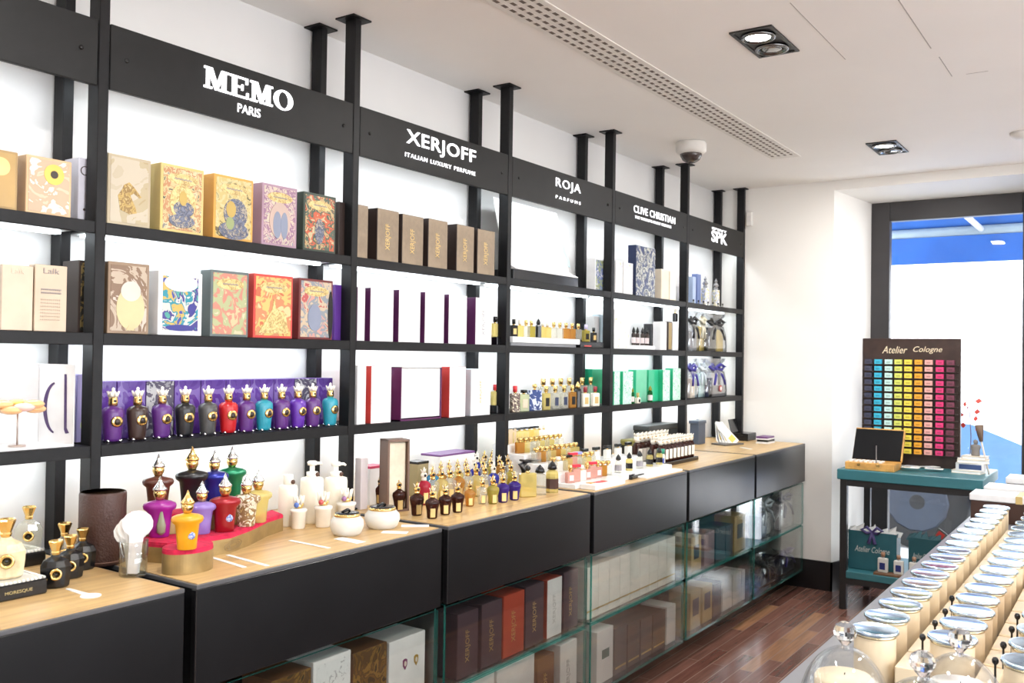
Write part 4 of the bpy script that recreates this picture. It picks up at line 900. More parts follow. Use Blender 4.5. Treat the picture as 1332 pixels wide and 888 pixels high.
MB = [('brown', V('chocolate', (.10,.03,.018)), 205, 664, 590, ZH, 'brown masked bottle with pointed hat at the brown tube end, high velvet tier', None),
      ('black', V('jet', (.01,.01,.012)), 249, 659, 580, ZH, 'black masked bottle with gold hat on the high velvet tier', None),
      ('blue', V('cobalt', (.02,.03,.30), metal=.5), 278, 655, 585, ZH, 'cobalt blue masked bottle on the high velvet tier', None),
      ('green', V('emerald', (.01,.22,.10), metal=.5), 301, 650, 580, ZH, 'emerald green masked bottle on the high velvet tier', None),
      ('magenta', V('magenta', (.30,.012,.25)), 207, 698, 619, ZL, 'magenta masked bottle with a green pendant on the low velvet tier', None),
      ('lilac', V('lilac', (.25,.16,.48)), 262, 694, 625, ZL, 'lilac masked bottle half hidden by the yellow one', None),
      ('scarlet', V('ruby', (.30,.006,.015), metal=.3), 292, 691, 615, ZL, 'ruby red masked bottle with small crest on the low tier', CREST),
      ('gilded', art('gilded glass', [(.66,.58,.42),(.78,.72,.58),(.24,.14,.06),(.55,.40,.16)], 40), 320, 684, 615, ZL, 'clear gilded masked bottle next to the ruby one', None),
      ('yellow', L_YEL, 335, 679, 610, ZL, 'pale yellow masked bottle with silver hat at the end of the tier', None),
      ('amberyellow', V('saffron', (.75,.33,.01)), 243, 714, 637, ZP, 'saffron yellow masked bottle on the oval pedestal', CREST)]
for nm, m, px, pb, pt, zz, lb, cr in MB:
    x, y = onZ(px, pb, zz); s = (Zat(pt, x, y)-zz)/.186
    k = masked_bottle(m, nm, crest=cr, hat=GOLD if nm in ('amberyellow','black') else SILVER); tag(k, lb, 'perfume bottle', 'masked bottles on the velvet stand'); k.location = (x, y, zz); k.rotation_euler = (0,0,-.55); k.scale = (s*.95,s*.95,s)
    for o in k.children:
        if o.name.startswith(('mask_stopper','pointed_hat')): o.scale = (1.25,1.25,1.0)
    if nm == 'magenta':
        g = G(); g.lathe([(.004,.010),(.013,.018),(.014,.040),(.008,.062),(.003,.085),(.004,.105)], mat('olive pendant', (.26,.28,.18), .35), n=14, sx=.5, T=Matrix.Translation((.026,.004,0))); g.obj('pendant', k)
# cream toiletries
IV = mat('ivory plastic', (.88,.82,.70), .4); IV2 = mat('ivory gloss', (.90,.86,.78), .25)
def lotion(px, pb, pt, w, label, pump=False, dark=None):
    x, y = onZ(px, pb, Z); h = hgt(pt, x, y); r = msize(w, x, y, Z)/2
    t = thing('lotion_bottle', label, 'lotion bottle', (x, y, Z), 0, 'tall ivory lotion bottles')
    hb = h*.72 if pump else h*.78
    G().lathe([(r*.94,0),(r,.004),(r,hb-.01),(r*.93,hb),(r*.45,hb+.006)], IV, n=26).obj('body', t)
    if pump:
        g = G(); g.lathe([(r*.5,hb+.004),(r*.5,hb+.020),(r*.22,hb+.022),(r*.22,h-.012)], IV2, n=18); g.lathe([(r*.4,h-.014),(r*.45,h-.004),(r*.3,h)], IV2, n=18)
        g.tube([(0,0,h-.008),(.012,.024,h-.009),(.014,.030,h-.014)], .004, IV2, 7, [.006,.005,.004]); g.obj('pump', t)
    else: G().lathe([(r*.5,hb+.004),(r*.52,h-.002),(r*.48,h)], IV2, n=20).obj('cap', t)
    G().lathe([(.007,-.002),(.007,.003),(.001,.004)], mat('umber seal', (.08,.03,.015), .4), n=14, T=Matrix.Translation((r*.55 if not pump else r*.52, .004, hb+.013)) @ Matrix.Rotation(math.pi/2,4,'Y')).obj('seal', t)
lotion(374, 683, 617, 25, 'ivory lotion bottle with plain cap, beside the velvet stand')
lotion(405, 679, 599, 30, 'ivory pump bottle in the middle of the tall lotions', True)
lotion(436, 675, 600, 30, 'ivory pump bottle closest to the second upright', True)
def crown_goblet(px, pb, pt, w, lb, gem):
    x, y = onZ(px, pb, Z); h = hgt(pt, x, y); r = msize(w, x, y, Z)/2
    t = thing('crown_jar', lb, 'jar', (x, y, Z), 0, 'small ivory jars with crown stoppers')
    hb = h*.60
    G().lathe([(r*.72,0),(r*.78,.004),(r*.88,hb*.8),(r*1.0,hb*.86),(r*.98,hb*.96),(r*.5,hb)], IV2, n=22).obj('body', t)
    g = G(); g.lathe([(r*.45,hb),(r*.5,hb+.006),(r*.45,hb+.016)], GOLD, n=14)
    for q in range(6):
        a = q*math.pi/3; g.tube([(r*.4*math.cos(a),r*.4*math.sin(a),hb+.012),(r*.62*math.cos(a),r*.62*math.sin(a),h-.004)], .003, CROWN, 6, [.0055,.003]); 
    g.ball((0,0,hb+.018), r*.36, CROWN, 10, 7); g.obj('crown_stopper', t)
    G().ball((r*.3,-r*.62,hb+.012), .0085, gem, 10, 7).obj('gem', t); G().ball((r*.45,r*.1,hb+.012), .006, GOLD, 10, 7).obj('bead', t)
crown_goblet(388, 687, 643, 22, 'small ivory jar with blue gem crown, beside the velvet stand', mat('blue gem', (.08,.16,.5), .2))
crown_goblet(420, 685, 638, 24, 'small ivory jar with red gem crown, between pump bottles', mat('red gem', (.55,.10,.10), .2))
crown_goblet(450, 679, 634, 26, 'small ivory jar with mauve gem crown, behind the glass bowls', mat('mauve gem', (.30,.14,.30), .2))
def bowl(px, pb, pt, w, lb):
    x, y = onZ(px, pb, Z); h = hgt(pt, x, y); r = msize(w, x, y, Z)/2
    t = thing('cream_bowl', lb, 'bowl', (x, y, Z), 0, 'white bowls with gilded lids')
    G().lathe([(r*.72,0),(r*.86,h*.10),(r,h*.38),(r*.97,h*.60),(r*.74,h*.80)], L_FRO, n=36).obj('bowl', t)
    G().lathe([(r*.76,h*.78),(r*.78,h*.84),(r*.74,h*.90)], GOLD, n=36).obj('gilt_rim', t)
    g = G(); g.lathe([(r*.73,h*.86),(r*.70,h*.93),(r*.45,h*.95),(.001,h*.95)], BLACK, n=36); g.obj('lid', t)
    g = G(); g.tube([(-r*.1,-r*.35,h*.97),(r*.05,0,h*1.05),(-r*.1,r*.35,h*.97)], .003, BLACK, 6, [.003,.005,.003]); g.obj('handle', t)
bowl(451, 695, 664, 44, 'white glass bowl with gilt rim and black lid, nearer the scent strips')
bowl(497, 686, 656, 46, 'white glass bowl with gilt rim and black lid, at the counter joint')
for k, (a, b) in enumerate((((467,664),(463,658)),((475,661),(471,656)))):
    x, y = onZ(*a, Z); g = G(); g.tube([(0,0,.004),(-.03,.02,.008),(-.05,.05,.006)], .003, BLACK, 6, [.005,.004,.003]); g.ball((0,0,.005), .010, BLACK, 10, 6, sz=.4)
    tag(g.obj('cosmetic_spatula', None, (x-.02, y, Z)), ('small black spatula lying beside the gilded bowls','small black spatula lying behind the gilded bowls')[k], 'spatula')
STRIPS = [((275,725),(318,738),6,'white scent strip lying beside the oval pedestal'),((296,722),(348,736),6,'white scent strip lying before the low velvet tier'),((377,703),(428,713),6,'curved white scent strip lying before the crown jars'),((440,700),(470,706),16,'broad white paper card before the glass bowls'),((497,692),(530,693),14,'broad white paper card below the second bowl'),((522,684),(558,684),14,'white paper card at the corner of the second counter')]
for (a, b, w, lb) in STRIPS:
    x0, y0 = onZ(*a, Z); x1, y1 = onZ(*b, Z); L = math.hypot(x1-x0, y1-y0); ww = .012 if w < 10 else .035
    g = G(); g.box(0, L, -ww/2, ww/2, 0, .0012, PAPER); tag(g.obj('scent_strip', None, (x0, y0, Z+.0003), (0,0,math.atan2(y1-y0, x1-x0))), lb, 'paper strip', 'white scent strips on the counter')
# ---- counter 2
x, y = onZ(518, 664, Z); h = hgt(571, x, y)
t = thing('presentation_case', 'tall open brown case with a cream lining among the dark bottles', 'case', (x-.02, y, Z), -.42)
g = G(); w, d = .084, .07; g.box(-d/2,d/2,-w/2,-w/2+.008,0,h,mat('walnut card', (.16,.09,.06), .45),.001); g.box(-d/2,d/2,w/2-.008,w/2,0,h,mat('walnut card'),.001); g.box(-d/2,d/2,-w/2,w/2,h-.008,h,mat('walnut card'),.001); g.box(-d/2,-d/2+.008,-w/2,w/2,0,h,mat('walnut card')); g.box(-d/2,d/2,-w/2,w/2,0,.008,mat('walnut card')); g.obj('case', t)
G().box(-d/2+.008,d/2-.012,-w/2+.009,w/2-.009,.009,h-.009,mat('cream satin lining', (.70,.62,.48), .6, var=.1, scale=25),.004).obj('lining', t)
def back_box(label, xl, xr, pb, pt, m, xw, d=.05, front=None, name='gift_box', cap=None):
    y0 = Yat(xl, xw, Z); y1 = Yat(xr, xw, Z); h = Zat(pt, xw, y0)-Z
    return carton(label, y0, y1, h, d, Z, m, xw, None, front, .001, cap)
back_box('pale narrow tube box at the back of the counter, beside second upright', 469, 478, 650, 596, mat('blush card'), -2.26, .03)
back_box('white box with a crimson lid edge behind the dark bottles', 481, 500, 650, 607, WHC, -2.30, .06, cap=(mat('crimson card', (.5,.03,.10), .4), .06))
back_box('khaki box with black lid behind the open brown case', 543, 557, 640, 601, mat('khaki card', (.30,.25,.13), .45), -2.30, .06, cap=(BLACK, .07))
t = back_box('wide white box with purple edges at the back of the counter', 572, 617, 640, 592, WHC, -2.32, .10, cap=(mat('plum card', (.14,.05,.18), .4), .05))
back_box('tall tan box behind the clear bottles', 656, 671, 620, 559, mat('sand card', (.62,.48,.32), .45), -2.30, .05)
KB = {'brown': kit('fb', fancy_bottle, L_BRN), 'clear': kit('fc', fancy_bottle, L_CLR), 'amber': kit('fa', fancy_bottle, L_AMB), 'yellow': kit('fy', fancy_bottle, L_YEL), 'violet': kit('fv', fancy_bottle, L_PUR), 'blue': kit('fbl', fancy_bottle, L_BLU, CROWN), 'olive': kit('fo', fancy_bottle, L_OLV), 'rose red': kit('fr', fancy_bottle, liquid('rose red glass', (.6,.04,.08), .6, (.5,.03,.06)), CROWN), 'turquoise': kit('ft', fancy_bottle, liquid('turquoise glass', (.1,.45,.7), .6, (.05,.30,.55)), CROWN)}
def stand_at(kk, px, pb, pt, label, group, z=Z, rz=-.6, unit=.121, wid=1.):
    x, y = onZ(px, pb, z); s = (Zat(pt, x, y)-z)/unit
    return kk.put((x, y, z), rz + random.uniform(-.2,.2), label, group, (s*wid, s*wid, s))
ROW1 = [('brown',492,655,617),('brown',518,664,620),('brown',542,670,626),('brown',562,674,632),('brown',579,669,629),('brown',595,666,626),('amber',611,658,624),('clear',627,655,620),('olive',641,655,617),('violet',654,653,614),('violet',669,650,612)]
cnt = {}
for k, (nm, px, pb, pt) in enumerate(ROW1):
    n = len(ROW1)-1-k
    stand_at(KB[nm], px, pb, pt, '%s flacon with gold stopper, %s from the window end of the front line' % (nm, ORD[n]), 'front line of flacons on the third counter', wid=1.2)
kit('f_flat', flat_bottle, glass=L_YEL, cap=BLACK, lab=None, w=.055, h=.075, capshape='ball', capw=.018); kit('f_clear', tall_bottle, glass=L_CLR, cap=BLACK, lab=None, r=.024, h=.075); kit('f_yel', tall_bottle, glass=L_YEL, cap=BLACK, lab=mat('dark umber label', (.06,.025,.02), .4), r=.022, h=.075)
stand_at(bottle_kits['f_flat'], 686, 646, 605, 'flat yellow bottle with round black stopper at the end of the front line', None, unit=.099)
stand_at(bottle_kits['f_clear'], 702, 643, 604, 'clear faceted bottle with black stopper beside the flat yellow one', None, unit=.105)
stand_at(bottle_kits['f_yel'], 718, 640, 599, 'yellow faceted bottle with a dark label, last before the white stand', None, unit=.105)
cyc = ['amber','clear','yellow','clear','amber','clear','yellow','clear','blue','clear','olive']
def lin(n, xa, xb, ya, yb, ta, tb, sh=0, fix={}): return [(fix.get(k, cyc[(k+sh)%11]), xa+(xb-xa)*k/(n-1), ya+(yb-ya)*k/(n-1), ta+(tb-ta)*k/(n-1)) for k in range(n)]
ROWS = [('second', lin(11, 551, 664, 656, 638, 607, 598, 0, {0:'rose red'})), ('third', lin(10, 562, 660, 645, 628, 600, 590, 3, {0:'turquoise'})),
        ('fourth', lin(8, 590, 660, 632, 617, 590, 582, 5)), ('fifth', lin(6, 612, 655, 619, 612, 583, 577, 1))]
for rn, rw in ROWS:
    for k, (nm, px, pb, pt) in enumerate(rw):
        stand_at(KB[nm], px, pb, pt, '%s flacon, %s from the window in the %s line of the crowd' % (nm, ORD[len(rw)-1-k], rn), 'rear lines of flacons on the third counter', wid=1.05)
x, y = onZ(690, 628, Z); t = thing('bow_box', 'small black box tied with a big black satin bow behind the clear bottles', 'box', (x, y, Z), -.4)
G().box(-.03,.03,-.035,.035,0,.055,BLACK,.002).obj('box', t)
g = G(); c = Vector((0,0,.062)); g.box(-.02,.03,-.05,.05,.095,.104,BOWB,.003)
for s in (-1,1):
    g.tube([c, c+Vector((.01,s*.035,.03)), c+Vector((.01,s*.055,.02)), c+Vector((.012,s*.045,-.005)), c], .01, BOWB, 8, [.008,.014,.016,.012,.007]); g.tube([c, c+Vector((.04,s*.02,-.02)), c+Vector((.045,s*.03,-.05))], .008, BOWB, 6)
g.tube([c,(0,0,.098)], .006, BOWB, 6); g.obj('bow', t)
# ---- counter 3: white stepped stand
y0 = Yat(733, -1.93, Z+.02); y1 = Yat(806, -1.93, Z)
y0 = max(y0, CY[3][0]+.02)
t = thing('stepped_stand', 'white acrylic stepped stand crowded with perfume bottles', 'display stand', (0,0,0))
steps = []
for k in range(5):
    xa = -1.93-.085*k; zt = Z+.020+.035*k; steps.append((xa, zt))
    G().box(xa-.085, xa, y0-(.0 if k == 0 else .0), y1, Z, zt, TRAYW, .002).obj('step', t)
caps5 = {'black': kit('st_b', flat_bottle, glass=L_YEL, cap=BLACK, lab=None, w=.042, h=.05, capw=.040, caph=.010, capshape='box'), 'gold': kit('st_g', flat_bottle, glass=L_CLR, cap=GOLD, lab=None, w=.042, h=.045, capw=.026, caph=.014), 'amber': kit('st_a', flat_bottle, glass=L_AMB, cap=GOLD, lab=None, w=.042, h=.048, capw=.026, caph=.014),
         'yellow': kit('st_y', flat_bottle, glass=L_YEL, cap=GOLD, lab=None, w=.042, h=.045, capw=.026, caph=.014), 'red': kit('st_r', flat_bottle, glass=L_PNK, cap=mat('cherry cap', (.62,.015,.04), .3), lab=None, w=.040, h=.055, capw=.044, caph=.012, capshape='box'), 'white': kit('st_w', flat_bottle, glass=L_FRO, cap=CREAM, lab=None, w=.042, h=.045, capw=.022, caph=.014),
         'blue': kit('st_u', flat_bottle, glass=L_CLR, cap=mat('periwinkle cap', (.28,.30,.62), .3), lab=None, w=.040, h=.055, capw=.044, caph=.012, capshape='box'), 'pink': kit('st_p', flat_bottle, glass=L_PNK, cap=GOLD, lab=mat('pale label'), w=.042, h=.045)}
names5 = {'black':'black-capped yellow','gold':'gold-capped clear','amber':'gold-capped amber','yellow':'gold-capped yellow','red':'red-capped pink','white':'cream-capped white','blue':'blue-capped clear','pink':'gold-capped pink'}
lines = [(4,['black','black','black','black','black','black','black','white','white']),(3,['amber','yellow','gold','gold','yellow','gold','yellow','gold','gold']),(2,['gold','amber','gold','yellow','amber','yellow','gold','yellow','yellow']),(1,['gold','white','gold','black','red','blue','gold','yellow','gold']),(0,['pink','red','white','pink','red','pink','amber','gold'])]
stepn = ['lowest','second','third','fourth','top']
for s, names in lines:
    xa, zt = steps[s]; n = len(names)
    for k, nm in enumerate(names):
        y = y0+.03+(y1-y0-.06)*k/(n-1)
        caps5[nm].put((xa-.045, y, zt), -.35+random.uniform(-.1,.1), '%s bottle, %s from the window on the %s white step' % (names5[nm], ORD[n-1-k], stepn[s]), 'bottles on the white stepped stand', 1.0)
x0, y0b = -1.845, CY[3][0]+.04
g = G(); g.box(x0-.075, x0, y0b, y0b+.26, Z, Z+.024, TRAYW, .003); g.box(x0-.05,x0-.02,y0b+.06,y0b+.14,Z+.0235,Z+.0247,mat('cherry cap')); g.box(x0-.06,x0-.035,y0b+.02,y0b+.05,Z+.0235,Z+.026,mat('orange print', (.75,.25,.03), .4)); tag(g.obj('sample_tray'), 'flat white sample tray with red print before the stepped stand', 'tray')
x, y = onZ(822, 620, Z); t = thing('card_holder', 'black and silver card holder lying before the white low stand', 'card holder', (x, y, Z), .1)
G().box(-.05,.04,-.10,.06,0,.016,BLACK,.003).obj('holder', t); G().box(-.045,.02,-.01,.07,.016,.026,SILVER,.003).obj('clip', t); G().box(-.05,.03,-.10,-.02,.016,.022,mat('plinth black'),.002).obj('card_stack', t)
# low white stand with black-labelled bottles
y0 = Yat(806, -1.90, Z); y1 = CY[3][1]-.02
g = G(); g.box(-2.06,-1.90,y0+.04,y1,Z,Z+.028,TRAYW,.003); g.box(-2.20,-2.06,y0+.04,y1,Z,Z+.06,TRAYW,.003); g.box(-1.90,-1.845,y0+.16,y1,Z,Z+.010,TRAYW,.002); tag(g.obj('display_riser'), 'low white two level riser under black labelled bottles', 'display riser')
kl = kit('lr', tall_bottle, glass=L_YEL, cap=BLACK, lab=BLACK, r=.017, h=.055, caph=.028); kl2 = kit('lrw', tall_bottle, glass=L_CLR, cap=BLACK, lab=mat('grey label', (.3,.28,.3), .5), r=.017, h=.055, caph=.028); kl3 = kit('lrf', flat_bottle, glass=L_FRO, cap=mat('plinth black'), lab=None, w=.045, h=.045, capw=.046, caph=.014, capshape='box')
for k in range(5):
    y = y0+.08+(y1-y0-.12)*k/4
    (kl if k in (1,3,4) else kl2).put((-1.95, y, Z+.028), 0, '%s bottle, %s from the window on the low white riser' % ('black labelled yellow' if k in (1,3,4) else 'grey labelled clear', ORD[4-k]), 'labelled bottles on the low riser')
for k in range(5):
    y = y0+.07+(y1-y0-.11)*k/4
    kl3.put((-2.12, y, Z+.06), 0, 'frosted bottle with flat black cap, %s from the window on the riser rear' % ORD[4-k], 'frosted bottles on the low riser')
# ---- counter 4
t = thing('storage_case', 'large black lidded case at the back behind the brown bottles', 'case', (-2.36, (Yat(851,-2.3,Z)+Yat(888,-2.3,Z))/2, Z))
t.location.x = -2.383
L = Yat(888,-2.3,Z)-Yat(851,-2.3,Z); h = .155
G().box(-.05,.05,-L/2,L/2,0,h-.03,mat('case black', (.02,.024,.022), .5),.003).obj('case', t); G().box(-.053,.053,-L/2-.004,L/2+.004,h-.03,h,mat('case lid black', (.03,.034,.032), .45),.004).obj('lid', t)
x, y = onZ(843, 592, Z); t = thing('hamper_box', 'small olive and dark hamper box behind the white riser', 'box', (x-.09, y, Z), -.2)
G().box(-.05,.05,-.06,.06,0,.05,BLACK,.002).obj('box', t); G().box(-.052,.052,-.062,.062,.05,.085,mat('olive gilt lid', (.22,.20,.05), .35, .3),.006).obj('lid', t)
t = thing('dispenser_box', 'slate grey box with a silver top knob behind the brown bottles', 'box', (-2.36, Yat(913,-2.33,Z), Z)); h = .15
G().box(-.03,.03,-.055,.055,0,h-.02,mat('slate box', (.07,.09,.13), .35),.002).obj('box', t); G().box(-.034,.034,-.065,.06,h-.02,h,mat('slate box'),.002).obj('lid', t); G().ball((0,0,h+.008), .009, SILVER, 10, 6).obj('knob', t)
g = G(); yA = Yat(861, -1.98, Z); g.box(-2.10,-1.98,yA,yA+.46,Z,Z+.02,mat('plinth black'),.003); tag(g.obj('bottle_tray'), 'low black tray under the brown bottles with cream crowns', 'tray')
def brown_crown():
    t = thing('crowned_flacon', 'x', 'perfume bottle')
    G().lathe([(.016,0),(.0175,.003),(.0175,.065),(.013,.074),(.007,.078)], L_BRN, n=12, sx=.9).obj('body', t)
    G().box(.0145,.0175,-.009,.009,.012,.056, CROWN, .0006).obj('paper_label', t)
    g = G(); g.lathe([(.008,.077),(.013,.086),(.013,.096),(.008,.100)], CROWN, n=12); 
    for q in range(6):
        a = q*math.pi/3; g.tube([(.009*math.cos(a),.009*math.sin(a),.098),(.014*math.cos(a),.014*math.sin(a),.110)], .003, CROWN, 5, [.004,.001])
    g.ball((.0125,0,.091), .0035, GOLD, 8, 6); g.ball((0,0,.104), .006, CROWN, 8, 6); g.obj('crown_stopper', t); return t
bk = Kit(brown_crown())
for r, (xx, n, zz, pre) in enumerate(((-2.01, 9, Z+.02, 'front'), (-2.06, 9, Z+.02, 'middle'), (-2.14, 8, Z, 'rear'))):
    for k in range(n):
        y = yA+.045+.047*k + .02*(r == 1)
        if r == 1 and k == n-1: continue
        bk.put((xx, y, zz), -.3, 'brown flacon with cream crown, %s from the window in the %s line' % (ORD[(n-1-(r == 1))-k], pre), 'brown flacons with cream crowns', 1.12 if r < 2 else 1.45)
x, y = onZ(884, 591, Z); g = G(); g.box(-.03,.02,-.03,.03,0,.028,TRAYW,.003); tag(g.obj('sample_box', None, (x+.02, y-.03, Z)), 'small white sample box before the brown flacons', 'box')
kit('teal4', flat_bottle, glass=L_FRO, cap=mat('sea green cap', (.02,.26,.16), .3), lab=mat('cobalt label', (.06,.10,.42), .4), w=.05, h=.06, capw=.04).put((-2.0, CY[4][0]+.03, Z), -.3, 'white bottle with green cap and blue label at the end of the black tray', None, 1.)
# ---- counter 5: brochures, black boxes
x, y = onZ(948, 578, Z); t = thing('brochure_fan', 'fan of white brochures with yellow pictures on the last counter', 'brochures', (x, y, Z), -.3)
for k in range(6):
    T = Matrix.Rotation(.24*(k-2.5),4,'X') @ Matrix.Rotation(-.5,4,'Y')
    g = G(); g.box(-.001,.001,-.03,.03,0,.150,PAPER,0,T=Matrix.Translation((.012*k-.04,.020*(k-2.5),.008)) @ T); g.box(.001,.0014,-.022,.022,.02,.06,mat('yellow print', (.72,.55,.12), .5) if k%2 else mat('grey blue print', (.5,.52,.6), .5),0,T=Matrix.Translation((.012*k-.04,.020*(k-2.5),.008)) @ T)
    g.obj('brochure', t)
G().box(-.06,.05,-.10,.09,0,.010,mat('brochure holder', (.12,.11,.10), .4),.002).obj('holder', t)
x0, y0 = onZ(970, 583, Z); g = G(); g.box(-.012,.012,-.055,.055,0,.002,PAPER); tag(g.obj('scent_strip', None, (x0, y0, Z+.0003), (0,0,.9)), 'white paper strip lying beside the brochure fan', 'paper strip')
x, y = onZ(982, 573, Z); t = thing('lidded_box', 'open black box with its lid raised, beside the window wall', 'box', (x-.05, y, Z))
G().box(-.09,.03,-.08,.08,0,.05,BLACK,.003).obj('case', t)
G().box(-.003,.003,-.075,.075,0,.09,mat('plinth black'),.002,T=Matrix.Translation((-.088,0,.05)) @ Matrix.Rotation(-.25,4,'Y')).obj('lid', t)
x, y = onZ(988, 575, Z); g = G(); g.box(-.05,.03,-.07,.07,0,.012,WHC,.001); g.box(-.045,.028,-.065,.068,.012,.026,BLACK,.002); g.box(-.05,.028,-.07,.068,.026,.034,WHC,.001); g.box(-.05,.026,-.066,.068,.034,.046,mat('plum card'),.002)
tag(g.obj('leaflet_block', None, (x+.06, y-.03, Z)), 'small black and white leaflet block at the end of the last counter', 'leaflets')
# ---------------------------------------------------------------- boxes inside the glass cases
XG = -1.875
def in_case(label, xl, xr, yt, z, m, d=.12, front=None, txt=None, tm=None, grp=None, xf=XG, ylim=None, inset=.001, cap=None):
    y0 = Yat(xl, xf, z); y1 = Yat(xr, xf, z)
    if ylim: y0 = max(y0, CY[ylim][0]+.014); y1 = min(y1, CY[ylim][1]-.014)
    h = min(Zat(yt, xf, y0)-z, (.272 if z > .3 else .275))
    t = carton(label, y0, y1, h, d, z, m, xf, grp, front, inset, cap)
    if txt: vtext(t, txt, tm, h, y1-y0, d, (.22,.72), .24)
    return t
DPL = mat('dark plum carton', (.075,.045,.055), .35); RUS = mat('rust red carton', (.42,.06,.03), .35); WBR = mat('warm brown carton', (.16,.075,.035), .35); PGW = mat('pearl white carton', (.78,.76,.74), .35)
# second module: upper pane line seen from above
MARB = art('dark floral carton', [(.05,.03,.015),(.16,.08,.02),(.10,.05,.02),(.24,.13,.03),(.04,.025,.015)], 14, dist=2)
t = in_case('brown floral carton with a pale edge, at the velvet stand end of its case', 352, 403, 886, ZS1, WBR, front=MARB, ylim=1)
t = in_case('white carton printed with a fine grey frame, between two brown floral ones', 406, 455, 862, ZS1, PGW, front=art('engraved print', [(.76,.75,.73),(.78,.77,.75),(.76,.75,.73),(.45,.44,.43)], 55), ylim=1, inset=.012)
t = in_case('brown floral carton beside the white crested one', 458, 502, 850, ZS1, WBR, front=MARB, ylim=1)
t = in_case('white carton with two small coloured crests', 505, 552, 836, ZS1, PGW, ylim=1)
h_, w_, d_ = t['hwd']
for cy, m in ((-.012, mat('crest red blue', (.20,.04,.12), .4)), (w_*.24, mat('crest gold', (.45,.28,.05), .4, .3))):
    blob(t, 'crest', d_, [(cy-.010,h_*.66),(cy-.009,h_*.58),(cy,h_*.52),(cy+.009,h_*.58),(cy+.010,h_*.66),(cy+.004,h_*.68),(cy-.004,h_*.68)], m); disc(t, 'crest_field', d_, cy, h_*.61, .005, .008, mat('crest cream', (.7,.62,.5), .5), .0026)
for k, (xl, xr, yt, m, nm) in enumerate(((594,621,800,DPL,'dark plum'),(625.5,652,787,DPL,'dark plum'),(654,681,776,RUS,'rust red'),(683,706.5,764,DPL,'dark plum'),(711,730,755,PGW,'white'),(732.5,753,745,DPL,'dark plum'))):
    in_case('%s carton with vertical lettering, %s from the window in the upper glass case' % (nm, ORD[5-k]), xl, xr, yt, ZS1, RUS if nm == 'white' else m, .10, m, 'XERJOFF', mat('pewter print', (.5,.48,.46), .4) if nm == 'white' else GOLDP, 'lettered cartons in the third glass case', ylim=2)
for k, (xl, xr, yt, m, nm) in enumerate(((600,642,885,PGW,'broad white'),(645,694,872,PGW,'broad white'),(698,720,858,WBR,'warm brown'),(728,751,840,PGW,'narrow white'))):
    in_case('%s carton, %s from the window on the bottom of the third glass case' % (nm, ORD[3-k]), xl, xr, yt, ZS0, m, .12, None, 'XERJOFF' if k > 1 else None, GOLDP if k == 2 else mat('pewter print'), 'cartons at the bottom of the third glass case', ylim=2)
IVC = mat('ivory carton', (.80,.76,.68), .4)
y0 = CY[3][0]+.03; n = 9; w = (Yat(878, XG, ZS1)-y0)/n; h = .215
for k in range(n):
    t = carton('ivory carton with a gold band, %s from the window end' % ORD[n-1-k], y0+w*k+.001, y0+w*(k+1)-.0015, h, .13, ZS1, IVC, XG, 'ivory cartons in the fourth glass case')
    G().box(.0645,.0656,-w/2+.001,w/2-.002,h*.14,h*.17,GOLDP).obj('gold_band', t)
for k, (xl, xr, yt, m, nm) in enumerate(((776,797,823,PGW,'white with dark badge'),(799,815,818,WBR,'brown'),(816,832,812,WBR,'brown'),(833,848,806,WBR,'brown'),(849,865,800,WBR,'brown'),(867,880,790,PGW,'plain white'))):
    t = in_case('%s carton, %s from the window, bottom of the fourth glass case' % (nm, ORD[5-k]), xl, xr, yt, ZS0, mat('umber carton', (.10,.07,.05), .35) if nm == 'brown' else m, .14, None, None, None, 'cartons at the bottom of the fourth glass case', ylim=3)
    h_, w_, d_ = t['hwd']
    if nm == 'brown': G().box(d_/2-.0002,d_/2+.0008,-w_*.42,w_*.42,h_*.12,h_*.16,GOLDP).obj('gold_band', t)
    if k == 0: G().box(d_/2-.0002,d_/2+.0008,-w_*.2,w_*.25,h_*.45,h_*.62,mat('badge green', (.05,.12,.10), .4)).obj('badge', t)
OCH = mat('ochre carton', (.45,.33,.14), .4); MV = mat('mauve carton', (.30,.20,.22), .4); INK = mat('ink carton', (.04,.05,.07), .4)
for k, (xl, xr, yt, m, nm) in enumerate(((899,912,700,OCH,'ochre'),(916,929,694,MV,'mauve'),(931,943,688,INK,'ink black'),(944,953,684,INK,'ink black'),(955,975,672,OCH,'wide ochre'))):
    t = in_case('%s carton, %s from the window on the upper shelf of the fifth glass case' % (nm, ORD[4-k]), xl, xr, yt, ZS1, m, .12, None, None, None, 'cartons in the fifth glass case', ylim=4)
    h_, w_, d_ = t['hwd']
    if k in (0, 4): G().box(d_/2-.0002,d_/2+.0009,-w_*.25,w_*.25,h_*.35,h_*.75,INK).obj('label_patch', t)
for k, (xl, xr, yt, m, nm) in enumerate(((898,911,772,OCH,'ochre'),(913.5,926,764,OCH,'ochre'),(928,938,760,INK,'ink black'),(940,952,752,PGW,'white'),(953,964,748,PGW,'white'),(965,976,742,PGW,'white'))):
    t = in_case('%s carton, %s from the window on the bottom of the fifth glass case' % (nm, ORD[5-k]), xl, xr, yt, ZS0, m, .12, None, None, None, 'cartons at the bottom of the fifth glass case', ylim=4)
    if k < 2:
        h_, w_, d_ = t['hwd']; G().box(d_/2-.0002,d_/2+.0009,-w_*.3,w_*.3,h_*.35,h_*.8,INK).obj('label_patch', t)
yl = CY[5][0]+.014
wrapped_bag('cellophane bag with pale blue boxes in the upper glass case, nearest wall', 988, 1012, 648, ZS1, [(mat('powder blue card'),-.4,0,.55),(WI,.04,.4,.5)], mat('ice satin'), XG)
wrapped_bag('cellophane bag with a blush box beside the wall, upper glass case', 1014, 1036, 640, ZS1, [(mat('blush card'),-.38,.38,.66)], mat('navy satin', (.03,.05,.16), .35), XG)
